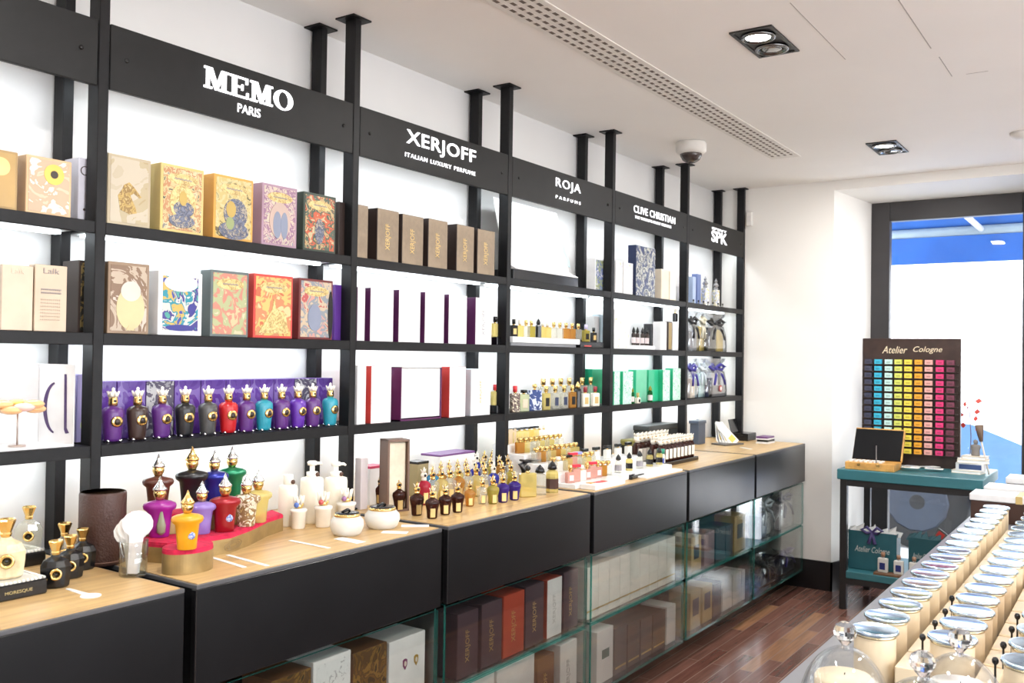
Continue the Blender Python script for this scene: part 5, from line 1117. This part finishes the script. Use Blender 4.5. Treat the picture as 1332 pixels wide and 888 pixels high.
wrapped_bag('cellophane bag with black bow on the bottom of the last glass case', 990, 1014, 730, ZS0, [(NAVY,-.4,.1,.5),(YI,.12,.3,.4)], BOWB, XG)
wrapped_bag('cellophane bag with dark blue box beside the wall, bottom of last case', 1016, 1038, 716, ZS0, [(NAVY,-.36,.38,.6)], BOWU, XG)
# ---------------------------------------------------------------- teal table in the window
TX0, TX1, TY0, TY1, TZ = -1.53, -.735, 5.74, 6.39, .845
t = thing('display_table', 'teal topped black steel table standing before the window', 'table', ((TX0+TX1)/2, (TY0+TY1)/2, 0)); hx, hy = (TX1-TX0)/2, (TY1-TY0)/2
G().box(-hx,hx,-hy,hy,TZ-.062,TZ,TEAL,.004).obj('table_top', t)
LEGM = mat('black steel', (.015,.015,.016), .4)
for sx in (-1,1):
    for sy in (-1,1):
        x, y = sx*(hx-.035), sy*(hy-.035); G().box(x-.02,x+.02,y-.02,y+.02,0,TZ-.062,LEGM,.002).obj('leg', t)
for z0, z1 in ((TZ-.10,TZ-.062),(.155,.190)):
    for sy in (-1,1): y = sy*(hy-.035); G().box(-hx+.055,hx-.055,y-.018,y+.018,z0,z1,LEGM).obj('rail', t)
    for sx in (-1,1): x = sx*(hx-.035); G().box(x-.018,x+.018,-hy+.055,hy-.055,z0,z1,LEGM).obj('rail', t)
G().box(-hx+.016,hx-.016,-hy+.016,hy-.016,.190,.232,TEAL,.003).obj('lower_shelf', t); ZLS = .232
# sample rack
RY = 6.20; RX0, _ = onY(1122, 438, RY); RX1, _ = onY(1250, 441, RY); _, RZ1 = onY(1186, 440, RY)
WEN = mat('dark wenge', (.035,.018,.014), .4, var=.25, scale=14)
t = thing('sample_rack', 'tall dark wenge rack with coloured sample packs on the teal table', 'rack', ((RX0+RX1)/2, RY, TZ)); W = RX1-RX0; H = RZ1-TZ
G().box(-W/2,W/2,0,.03,0,H,WEN,.003).obj('back_board', t)
for w_, a_, b_ in (('Atelier',-.29,.26),('Cologne',.03,.29)): text_on('lettering', w_, mat('cream script', (.80,.70,.50), .5), t, (W*a_, -.0005, H-.095), (1,0,0), (0,0,1), W*b_, .045, .0015, .32)
colx = [1128.8,1141.4,1155,1167.8,1180.6,1194,1207.3,1221.9,1235.8]; COLN = ['ink blue','turquoise','pale mint','lime yellow','lemon yellow','tangerine','shell pink','hot pink','plum']
COLV = [(.045,.05,.09),(.04,.45,.66),(.55,.80,.76),(.66,.70,.14),(.85,.68,.08),(.85,.38,.03),(.80,.40,.36),(.70,.04,.18),(.16,.04,.07)]
zt = onY(1186, 470, RY-.02)[1]; zb = onY(1186, 586, RY-.02)[1]; pitch = (zt-zb)/13
g = G()
for r in range(14):
    z = zt - pitch*r - .019 - TZ; g.box(-W/2+.012,W/2-.012,-.034,0,z-.004,z,WEN)
g.obj('ledge', t)
pk = {}
for c in range(9):
    x = onY(colx[c], 530, RY-.03)[0]
    p = thing('sample_pack', 'x', 'sample pack', (0,0,0)); m = mat('pack '+COLN[c], COLV[c], .45)
    G().box(-.022,.022,-.013,.013,0,.030,m,.001).obj('carton', p); G().box(-.012,.012,-.0137,-.0128,.008,.018,mat('pack label '+COLN[c], two(COLV[c],.62), .5)).obj('label_patch', p)
    kk = Kit(p)
    for r in range(14): kk.put((x, RY-.017, zt-pitch*r-.019), 0, '%s sample pack in the %s row from the rack top' % (COLN[c], ORD[r]), 'coloured sample packs in the rack')
# honey wood case with black lid raised
x0, y0 = onZ(1100, 611, TZ); y0 = TY0+.03; x0 = onY(1099, 610, y0)[0]; x1 = onY(1163, 614, y0)[0]; w = x1-x0
t = thing('tester_case', 'honey wood case with a black lined lid propped open on the teal table', 'case', ((x0+x1)/2, y0, TZ))
G().box(-w/2,w/2,0,.20,0,.045,WOODY,.003).obj('case', t)
L = Matrix.Translation((0,.18,.047)) @ Matrix.Rotation(math.radians(28),4,'X').inverted()
G().box(-w/2,w/2,-.012,0,0,.20,mat('black lining', (.005,.005,.006), .6, spec=.15),.001,T=L).obj('lid_lining', t)
g = G(); g.box(-w/2-.004,w/2+.004,0,.012,-.004,.204,WOODY,.002,T=L); g.box(w/2,w/2+.008,-.013,.006,0,.2,WOODY,.001,T=L); g.box(-w/2,w/2,-.013,.006,.2,.207,WOODY,.001,T=L); g.obj('lid', t)
g = G()
for q in (-.06,.05): g.box(q-.01,q+.01,-.004,0,.025,.040,GOLD,.001)
g.box(.03,.036,.03,.036,.045,.15,SILVER); g.obj('latch', t)
for k in range(9): g = G()
g = G()
for k in range(7): g.box(-w/2+.02+k*.028,-w/2+.036+k*.028,.03,.12,.045,.053,PAPER)
g.obj('vial_tray', t)
# cards, books and trinkets
cards = [(1175,605,.5),(1188,607,-.3),(1200,604,.2),(1210,609,.8),(1222,606,-.5),(1215,613,.1),(1184,612,0)]
cn = ['next to the wood case','in the middle of the table','below the yellow packs','showing a grey corner','beside the leather pouch','at the table edge','close to the case latch']
for k, (px, py, a) in enumerate(cards):
    x, y = onZ(px, py, TZ); g = G(); g.box(-.05,.05,-.03,.03,0,.0025,PAPER,.0003); g.box(-.04,.0,-.02,.02,.0025,.0029,mat('grey blue print') if k%2 else mat('tan print'))
    tag(g.obj('sample_card', None, (x, y, TZ+.0003+.003*k), (0,0,a)), 'white sample card lying %s' % cn[k], 'card', 'white sample cards on the teal table')
x, y = onZ(1229, 608, TZ); g = G(); g.ball((0,0,.018), .03, mat('russet leather', (.20,.06,.035), .5), 12, 7, sx=1., sy=.7, sz=.6); g.tube([(0,0,.03),(.02,.01,.055)], .006, mat('russet leather'), 6); tag(g.obj('leather_pouch', None, (x, y, TZ)), 'small russet leather pouch on the teal table', 'pouch')
x, y = onZ(1262, 617, TZ); 
x -= .02
st = [('notebook','cream notebook with brown spine lying lowest in the pile', .16,.12,.018,(.78,.70,.58)),('keepsake_box','navy blue faced keepsake box in the pile on the table', .15,.11,.045,(.04,.07,.18)),('notebook','pale linen notebook above the navy box', .17,.12,.020,(.72,.66,.55)),('notebook','tan notebook on top of the pile, under the bust', .13,.10,.022,(.55,.45,.33))]
z = TZ
for k, (nm, lb, a, b, hh, col) in enumerate(st):
    t = thing(nm, lb, 'book' if nm == 'notebook' else 'box', (x+.012*k, y+.085, z), .12*((k%3)-1))
    if nm == 'notebook':
        m = mat('cover %d' % k, col, .5); g = G(); g.box(-a/2,a/2,-b/2,b/2,0,.003,m,.001); g.box(-a/2,a/2,-b/2,b/2,hh-.003,hh,m,.001); g.box(-a/2,-a/2+.004,-b/2,b/2,0,hh,m,.001); g.obj('cover', t); G().box(-a/2+.004,a/2-.004,-b/2+.003,b/2-.003,.003,hh-.003,PAPER).obj('page_block', t)
    else: G().box(-a/2,a/2,-b/2,b/2,0,hh,WHC,.002).obj('case', t); G().box(-a*.38,a*.42,-b/2-.001,-b/2,.008,hh-.008,mat('navy face', col, .4)).obj('face_label', t)
    z += hh
t = thing('bust_figurine', 'small grey bust figurine on top of the notebook pile', 'figurine', (x+.036, y+.085, z))
G().lathe([(.022,0),(.024,.006),(.022,.03),(.030,.052),(.024,.062),(.008,.068)], mat('grey stone', (.20,.19,.18), .6), n=18, sx=1., sy=.75).obj('torso', t); G().ball((0,0,.080), .013, mat('grey stone'), 12, 8, sz=1.2).obj('head', t)
x2 = x+.095
t = thing('hand_torch', 'brown tapered wooden brush leaning over the notebook pile', 'brush', (x2, y+.03, TZ)); 
g = G(); g.tube([(.02,0,.005),(-.03,.05,.20)], .005, mat('pale handle', (.62,.56,.5), .4), 8); g.obj('handle', t)
t.name = 'wooden_brush'
g = G(); g.tube([(-.028,.048,.19),(-.036,.056,.24),(-.042,.062,.285)], .012, mat('dark walnut', (.14,.09,.06), .5), 12, [.010,.018,.024]); g.obj('head', t)
for k, (px, py, rad, lb) in enumerate(((1242,607,.03,'round black compact tin beside the notebook pile'),(1243,604,.022,'small silver tin behind the notebook pile'))):
    xx, yy = onZ(px, py, TZ); g = G(); g.lathe([(rad,0),(rad,.02),(rad*.9,.024),(.001,.024)], BLACK if k == 0 else SILVER, n=22); g.lathe([(rad*1.02,.009),(rad*1.02,.012)], SILVER, n=22); tag(g.obj('compact_tin', None, (xx, yy+.03, TZ)), lb, 'tin')
t = thing('sprig_vase', 'thin vase with a red leafed sprig behind the sample rack', 'plant', (onY(1262, 560, 6.33)[0], 6.33, TZ))
G().lathe([(.022,0),(.024,.01),(.012,.06),(.010,.12),(.012,.13)], GLASS, n=16).obj('vase', t)
g = G(); g.tube([(0,0,.01),(.005,0,.2),(-.008,0,.42)], .0025, mat('twig', (.15,.08,.05), .7), 6); g.obj('stem', t)
g = G(); RL = mat('red leaf', (.55,.05,.03), .5)
for k in range(9):
    a = k*2.4; zz = .24+.022*k; c = Vector((.03*math.cos(a)-.004, .02*math.sin(a), zz))
    g.add([c, c+Vector((.022*math.cos(a),.01,.020)), c+Vector((.045*math.cos(a),.012*math.sin(a),.002)), c+Vector((.020*math.cos(a),-.01,-.016))], [[0,1,2,3]], RL)
g.obj('leaves', t)
# lower shelf: bags and bottles
def paper_bag(label, xl, xr, ytop, yb, m, txt, tissue, d=.11, rz=0., tw=1.):
    x0 = onY(xl, yb, 5.86)[0]; x1 = onY(xr, yb, 5.86)[0]; w = x1-x0; h = onY((xl+xr)/2, ytop, 5.86)[1]-ZLS
    t = thing('paper_bag', label, 'bag', ((x0+x1)/2, 5.86+d/2, ZLS), rz, 'teal paper bags on the lower shelf')
    g = G(); g.box(-w/2,w/2,-d/2,-d/2+.002,0,h,m); g.box(-w/2,w/2,d/2-.002,d/2,0,h,m); g.box(-w/2,-w/2+.002,-d/2,d/2,0,h,m); g.box(w/2-.002,w/2,-d/2,d/2,0,h,m); g.box(-w/2,w/2,-d/2,d/2,0,.003,m); g.obj('bag', t)
    if txt: text_on('lettering', txt, mat('silver script', (.62,.66,.64), .4), t, (-w*.36,-d/2-.0004,h*.42), (1,0,0), (0,0,1), w*.72, h*.2, .001, .3)
    g = G()
    for k in range(9):
        a = -w*.45+w*.9*k/8; g.add([(a-.03,-d*.3,h-.02),(a+.03,-d*.25,h-.02),(a+.02+.02*math.sin(k),0,h+.025+.02*math.sin(k*2.1)),(a-.02,d*.2,h+.01)], [[0,1,2,3],[3,2,1,0]][:1], tissue)
    g.obj('tissue_paper', t); return t, w, h, d
TB = mat('teal paper', (.02,.12,.15), .5)
t, w, h, d = paper_bag('teal paper bag with script lettering, white tissue and purple bow', 1103, 1166, 692, 748, TB, 'Atelier Cologne', PAPER)
g = G(); c = Vector((0,-d/2,h)); VS = mat('violet ribbon', (.10,.08,.24), .4)
for s in (-1,1): g.tube([c, c+Vector((s*.03,-.01,.03)), c+Vector((s*.06,-.01,.012)), c+Vector((s*.03,-.012,-.006)), c], .008, VS, 6, [.006,.01,.012,.01,.006]); g.tube([c, c+Vector((s*.018,-.012,-.07))], .008, VS, 6, [.007,.012])
g.obj('ribbon', t)
t, w, h, d = paper_bag('small dark teal paper bag with a red card beside the scripted one', 1182, 1222, 701, 744, mat('petrol paper', (.015,.09,.11), .5), 'Atelier Cologne', TB, .09, -.1)
g = G(); g.box(-.03,.03,-.004,.004,-.03,.05,mat('slate card'),0,T=Matrix.Translation((w*.42,.0,h+.01)) @ Matrix.Rotation(.6,4,'Y')); g.box(-.02,.02,-.005,-.004,.005,.04,REDC,0,T=Matrix.Translation((w*.42,.0,h+.01)) @ Matrix.Rotation(.6,4,'Y')); g.obj('tucked_card', t)
x0 = onY(1137, 748, 5.79)[0]; g = G(); g.box(x0, x0+.26, 5.765, 5.835, ZLS, ZLS+.014, mat('walnut tray', (.16,.08,.04), .4), .002); tag(g.obj('bottle_tray'), 'narrow walnut tray with three bottles on the lower shelf', 'tray')
ck = thing('cologne_bottle', 'x', 'perfume bottle')
G().box(-.028,.028,-.014,.014,0,.085, L_FRO, .004).obj('body', ck); G().box(-.016,.016,-.0155,-.0138,.018,.058, mat('navy label', (.02,.03,.16), .45), .0004).obj('paper_label', ck)
G().lathe([(.009,.084),(.009,.094)], SILVER, n=12).obj('collar', ck); G().lathe([(.012,.094),(.012,.118),(.001,.119)], mat('copper leather', (.35,.20,.12), .4), n=14).obj('cap', ck)
ck = Kit(ck)
for k, (px, s) in enumerate(((1148.5,1.0),(1169,.95),(1189,.95))):
    ck.put((onY(px, 742, 5.80)[0], 5.80, ZLS+.014), .1*(k-1), 'white cologne bottle with navy label, %s' % ('before the lettering of the teal bag','in the middle of the walnut tray','before the small dark teal bag')[k], 'cologne bottles on the walnut tray', s)
# ---------------------------------------------------------------- candle table
KX0, KX1, KY0, KY1, KZ = -.652, .18, 1.30, 5.30, .80
t = thing('candle_table', 'long grey topped table covered with candle jars', 'table', ((KX0+KX1)/2, (KY0+KY1)/2, 0)); hx, hy = (KX1-KX0)/2, (KY1-KY0)/2
G().box(-hx,hx,-hy,hy,KZ-.035,KZ,mat('grey laminate', (.15,.155,.175), .35),.002).obj('table_top', t)
G().box(-hx+.06,hx-.06,-hy+.06,hy-.06,0,KZ-.035,mat('dark grey cabinet', (.06,.06,.065), .5)).obj('cabinet_base', t)
CAND = mat('candle cream', (.80,.66,.46), .4, var=.04); LIDM = mat('brushed lid', (.64,.80,.97), .16, 1., var=.02); RIM = mat('pale gold rim', (.82,.70,.45), .25, .9)
def candle(knob):
    t = thing('candle_jar', 'x', 'candle')
    G().lathe([(.040,0),(.0425,.003),(.0425,.098),(.041,.102)], CAND, n=30).obj('jar', t)
    G().lathe([(.0432,.098),(.0438,.100),(.0432,.104)], RIM, n=30).obj('rim', t)
    g = G(); g.lathe([(.046,.104),(.0485,.106),(.0485,.111),(.046,.113),(.044,.1125),(.001,.1125)], LIDM, n=36); g.obj('lid', t)
    if knob: G().lathe([(.004,0),(.0022,.002),(.0022,.094),(.006,.099),(.0065,.104),(.004,.109),(.001,.110)], BLACK, n=12, T=Matrix.Translation((-.056,-.01,0))).obj('tester_wand', t)
    return t
kc = Kit(candle(False)); kw = Kit(candle(True))
for row, (xc, off, n, kk, nm) in enumerate(((-.490, 2.145, 17, kc, 'aisle side'), (-.338, 2.185, 17, kw, 'second'), (-.186, 2.10, 18, kw, 'third'))):
    for k in range(n):
        y = off + .1315*k
        if row == 1 and y > 4.25: continue
        if row == 2 and y > 4.45: continue
        if row == 0 and y > 4.3: continue
        kk = kw if row and k < 4 else kc
        kk.put((xc + random.uniform(-.004,.004), y, KZ), random.uniform(-.2,.2), 'cream candle jar with metal lid, %s from the cloches in the %s row' % (ORD[k], nm), 'candle jars in rows', (1.03,1.03,1.0))
# cream cartons standing between the rows of jars
for row, xc in enumerate((-.414, -.262)):
    for k in range(15):
        y = 2.16 + .1315*k
        g = G(); g.box(-.022,.022,-.060,.060,0,.052,CAND,.002); g.box(-.018,.018,-.052,.052,.052,.0526,mat('beige sleeve', (.70,.60,.46), .5))
        tag(g.obj('candle_carton', None, (xc, y, KZ)), 'flat beige carton, %s from the cloches between the %s rows' % (ORD[k], ('first and second','second and third')[row]), 'carton', 'beige cartons between candle rows')
COC = mat('cocoa card', (.05,.022,.015), .45)
for k, (xc, yc, w, d, h) in enumerate(((-.52,4.62,.22,.16,.10),(-.50,4.83,.20,.16,.11),(-.44,5.10,.20,.16,.13))):
    t = thing('hat_box', ('low cocoa brown box with white lid closest to the candle jars','cocoa brown box with white lid, middle one of three','tallest cocoa brown box with white lid, at the table end')[k], 'box', (xc, yc, KZ), 0, 'white lidded cocoa boxes')
    G().box(-w/2,w/2,-d/2,d/2,0,h,COC,.002).obj('box', t); G().box(-w/2-.005,w/2+.005,-d/2-.005,d/2+.005,h-.008,h+.022,WHC,.003).obj('lid', t)
    G().box(w*.30,w*.42,-d/2-.0062,d/2+.0062,h-.009,h+.0235,mat('gold ribbon', (.55,.40,.16), .4)).obj('ribbon', t)
for k in range(7):
    y = 4.48 + .115*k; h = .10+.03*(k > 3)
    carton('narrow cream carton with dark edge, %s from the candle jars at the table end' % ORD[k], y, y+.035, h, .11, KZ, CRM, -.20, 'narrow cream cartons at the table end', CAND)
# glass cloches over candles
CG = thin_glass('cloche glass', (.99,.995,.995), refl=1.0, base=.05, rough=.015)
KN = MATS.get('knob glass')
m, nt, o = _new('knob glass'); gb = nt.nodes.new('ShaderNodeBsdfGlass'); gb.inputs['IOR'].default_value = 1.5; gb.inputs['Roughness'].default_value = .0; nt.links.new(gb.outputs[0], o.inputs[0]); KNOB = m
def cloche():
    t = thing('glass_cloche', 'x', 'cloche'); r = .083
    prof = [(r,.006),(r*.99,.05)] + [(r*math.cos(a), .05+.125*math.sin(a)) for a in [math.pi/2*k/12 for k in range(1,12)]] + [(.008,.174)]
    pin = [(max(.004,p[0]-.003), p[1]-.002) for p in prof][::-1]
    g = G(); g.lathe(prof, CG, n=48); g.lathe([(p[0],p[1]) for p in pin], CG, n=48); g.obj('dome', t)
    G().lathe([(r-.004,.0),(r+.004,.002),(r+.004,.006),(r-.004,.006)], CG, n=48).obj('foot_rim', t)
    g = G(); g.lathe([(.008,.172),(.006,.178),(.009,.182),(.019,.194),(.021,.204),(.017,.214),(.008,.220),(.001,.221)], KNOB, n=14, smooth=False); g.obj('knob', t)
    return t
kcl = Kit(cloche())
for k, (x, y, lb) in enumerate(((-.452,1.762,'glass cloche with faceted knob over a white candle, on the aisle side'),(-.302,1.665,'glass cloche with faceted knob, foremost of the three at the table end'),(-.272,1.845,'glass cloche with faceted knob, behind the other two beside candle jars'))):
    kcl.put((x, y, KZ), 0, lb, 'glass cloches at the table end')
WAXM = mat('white wax', (.90,.84,.72), .4)
for k, (x, y) in enumerate(((-.455,1.765),(-.302,1.665),(-.272,1.845))):
    t = thing('pillar_candle', ('short white candle under the aisle side cloche','short white candle under the foremost of the three cloches','short white candle under the cloche beside the jars')[k], 'candle', (x, y, KZ))
    G().lathe([(.050,0),(.052,.003),(.052,.116),(.048,.122)], CAND if k == 0 else mat('opal tumbler', (.80,.78,.74), .2), n=32).obj('tumbler', t); G().lathe([(.048,.114),(.001,.116)], WAXM, n=32).obj('wax', t); G().tube([(0,0,.114),(.002,0,.126)], .0012, BLACK, 5).obj('wick', t)
x, y = onZ(1329, 815, KZ+.06)
g = G(); g.box(-.004,.05,-.28,.28,0,.118,mat('terracotta wood', (.55,.24,.09), .5, var=.15),.003); g.box(-.003,.049,-.27,.27,.118,.122,mat('terracotta wood')); tag(g.obj('wooden_divider', None, (x+.035, y, KZ)), 'orange brown wooden divider block at the picture edge beside the jars', 'divider')
# ---------------------------------------------------------------- outside the window
plane_box('street', -9, 9, YWN+.2, 24, -.12, -.02, mat('pale paving', (.72,.70,.68), .8, var=.06))
t = thing('awning', 'blue fabric awning with pale tube and valance outside the window', 'awning', (0,0,0))
BLU = mat('blue awning cloth', (.02,.11,.40), .7, var=.08, scale=5); TUB = mat('pale tube', (.25,.32,.36), .4)
AY = 7.75; zb = onY(1240, 342, AY)[1]; zt = onY(1240, 307, AY)[1]; ztt = onY(1240, 295, AY)[1]
G().box(-3.2,.9,AY-.012,AY,zb,zt,BLU,.003).obj('valance', t)
g = G(); g.tube([(-3.2,AY,(zt+ztt)/2+.0),(.9,AY,(zt+ztt)/2)], (ztt-zt)/2, TUB, 16); g.obj('front_bar', t)
g = G(); g.prism([(YWN+.21,ztt+.55),(AY+.03,ztt-.02),(AY+.03,ztt),(YWN+.21,ztt+.58)], -3.2, .9, BLU, 'x'); g.obj('cloth', t)
xa = onY(1258, 292, AY-.3)[0]; g = G(); g.tube([(xa-.05,YWN+.22,ztt+.10),(xa,AY-.35,ztt+.03),(xa+.06,AY-.05,(zt+ztt)/2)], .022, mat('white arm', (.8,.8,.8), .4), 8); g.obj('folding_arm', t)
xs_, zs_ = onY(1297, 313, AY); G().box(xs_-.02,xs_+.02,AY-.03,AY-.012,zs_-.03,zs_,TUB,.004).obj('bracket', t)
# parked car seen side on
CARB = mat('ice blue car paint', (.14,.27,.50), .25, .0, var=.05, coat=.5); CG2 = mat('car window', (.02,.03,.05), .08, spec=.6)
t = thing('parked_car', 'pale blue car parked on the street outside the window', 'car', (-2.96, 9.0, -.02)); t.scale = (1.2,1.2,1.2)
side = [(-1.9,.32),(-1.95,.62),(-1.85,.86),(-1.45,.95),(-.95,1.34),(.05,1.38),(.62,1.0),(1.55,.86),(1.95,.70),(2.0,.40),(1.9,.30),(1.62,.28),(1.58,.46),(1.42,.62),(1.2,.66),(.98,.60),(.84,.46),(.80,.28),(-.86,.28),(-.90,.46),(-1.06,.62),(-1.26,.66),(-1.46,.60),(-1.60,.46),(-1.64,.28)]
G().prism(side, -.84, .84, CARB, 'y').obj('body', t)
g = G(); g.prism([(-1.28,.98),(-.88,1.28),(-.45,1.30),(-.45,.97)], -.845, .845, CG2, 'y'); g.prism([(-.38,.97),(-.38,1.30),(.02,1.31),(.46,.99)], -.845, .845, CG2, 'y'); g.obj('side_window', t)
for xx in (-1.25, 1.21):
    for yy in (-.80, .62):
        w = G(); w.lathe([(.20,0),(.31,0),(.32,.03),(.32,.15),(.31,.18),(.20,.18)], mat('tyre', (.02,.02,.02), .8), n=28, T=Matrix.Translation((xx,yy,.32)) @ Matrix.Rotation(-math.pi/2,4,'X')); w.lathe([(.21,.01),(.19,.03),(.05,.02),(.001,.01)], mat('wheel alloy', (.05,.06,.08), .4, .5), n=14, smooth=False, T=Matrix.Translation((xx,yy+.02 if yy < 0 else yy+.16,.32)) @ Matrix.Rotation(-math.pi/2 if yy > 0 else math.pi/2,4,'X')); w.obj('wheel', t)
G().box(1.93,2.0,-.75,-.45,.58,.70,mat('headlamp', (.8,.82,.85), .1),.01).obj('headlamp', t)
t = thing('facade', 'white rendered building across the street', 'building', (0, 20, -.02))
G().box(-9,9,0,.4,0,7,mat('white render', (.85,.85,.85), .8,var=.02)).obj('wall', t)
for k in range(4):
    for z in (1.0, 4.2): G().box(-6.5+3.6*k,-5.0+3.6*k,-.03,.02,z,z+1.7,mat('pale glazing', (.70,.78,.84), .2)).obj('window', t)
# ---------------------------------------------------------------- light
w = bpy.data.worlds.new('sky'); w.use_nodes = True; SC.world = w
bg = w.node_tree.nodes['Background']; bg.inputs[0].default_value = (.96,.975,1,1); bg.inputs[1].default_value = 7.5
def area(name, loc, sx, sy, e, col=(1,.96,.9), rot=(0,0,0), spread=math.pi):
    l = bpy.data.lights.new(name, 'AREA'); l.shape = 'RECTANGLE'; l.size = sx; l.size_y = sy; l.energy = e; l.color = col; l.spread = spread
    o = bpy.data.objects.new(name, l); C.objects.link(o); o.location = loc; o.rotation_euler = rot; return o
for x, y in ((-1.158,3.32),(-1.165,5.33),(-1.16,1.3),(.55,1.3),(.55,3.32),(.55,5.33),(-1.16,-.7),(.55,-.7)):  # beams of the visible downlights and of the added out-of-view fill ones
    area('downlight_and_fill_beam', (x, y, CEIL-.02), .10, .24, 20, (1,.965,.92))
p = area('window_portal', (-1.03, YWN+.12, 1.28), .8, 2.36, 1, rot=(-math.pi/2,0,0)); p.data.cycles.is_portal = True
p = area('window_portal', (XR+.12, 1.85, 1.38), 2.0, 5.4, 1, rot=(0,math.pi/2,0)); p.data.cycles.is_portal = True  # portal of the window added for fill
plane_box('street_side', XR+.1, 16, YN-6, YWN+.2, -.12, -.02, mat('pale paving'))
# ---------------------------------------------------------------- camera
cam = bpy.data.cameras.new('camera'); co = bpy.data.objects.new('camera', cam); C.objects.link(co)
cam.sensor_width = 36; cam.lens = F/1332*36; cam.clip_start = .05; cam.clip_end = 100
M4 = Matrix.Identity(4)
for i in range(3): M4[i][0] = CR[i]; M4[i][1] = CU[i]; M4[i][2] = -CW[i]
M4[2][3] = CZ; co.matrix_world = M4; SC.camera = co
cam.dof.use_dof = True; cam.dof.focus_distance = 3.1; cam.dof.aperture_fstop = 8
SC.view_settings.view_transform = 'Standard'; SC.view_settings.look = 'None'; SC.view_settings.gamma = 1; SC.view_settings.use_curve_mapping = False
SC.view_settings.exposure = 0.0
cy = SC.cycles; cy.use_denoising = True; cy.max_bounces = 8; cy.transparent_max_bounces = 24; cy.diffuse_bounces = 4; cy.glossy_bounces = 4; cy.transmission_bounces = 6
cy.caustics_reflective = False; cy.caustics_refractive = False; cy.sample_clamp_indirect = 6
for o in C.objects:
    if 'hwd' in o: del o['hwd']
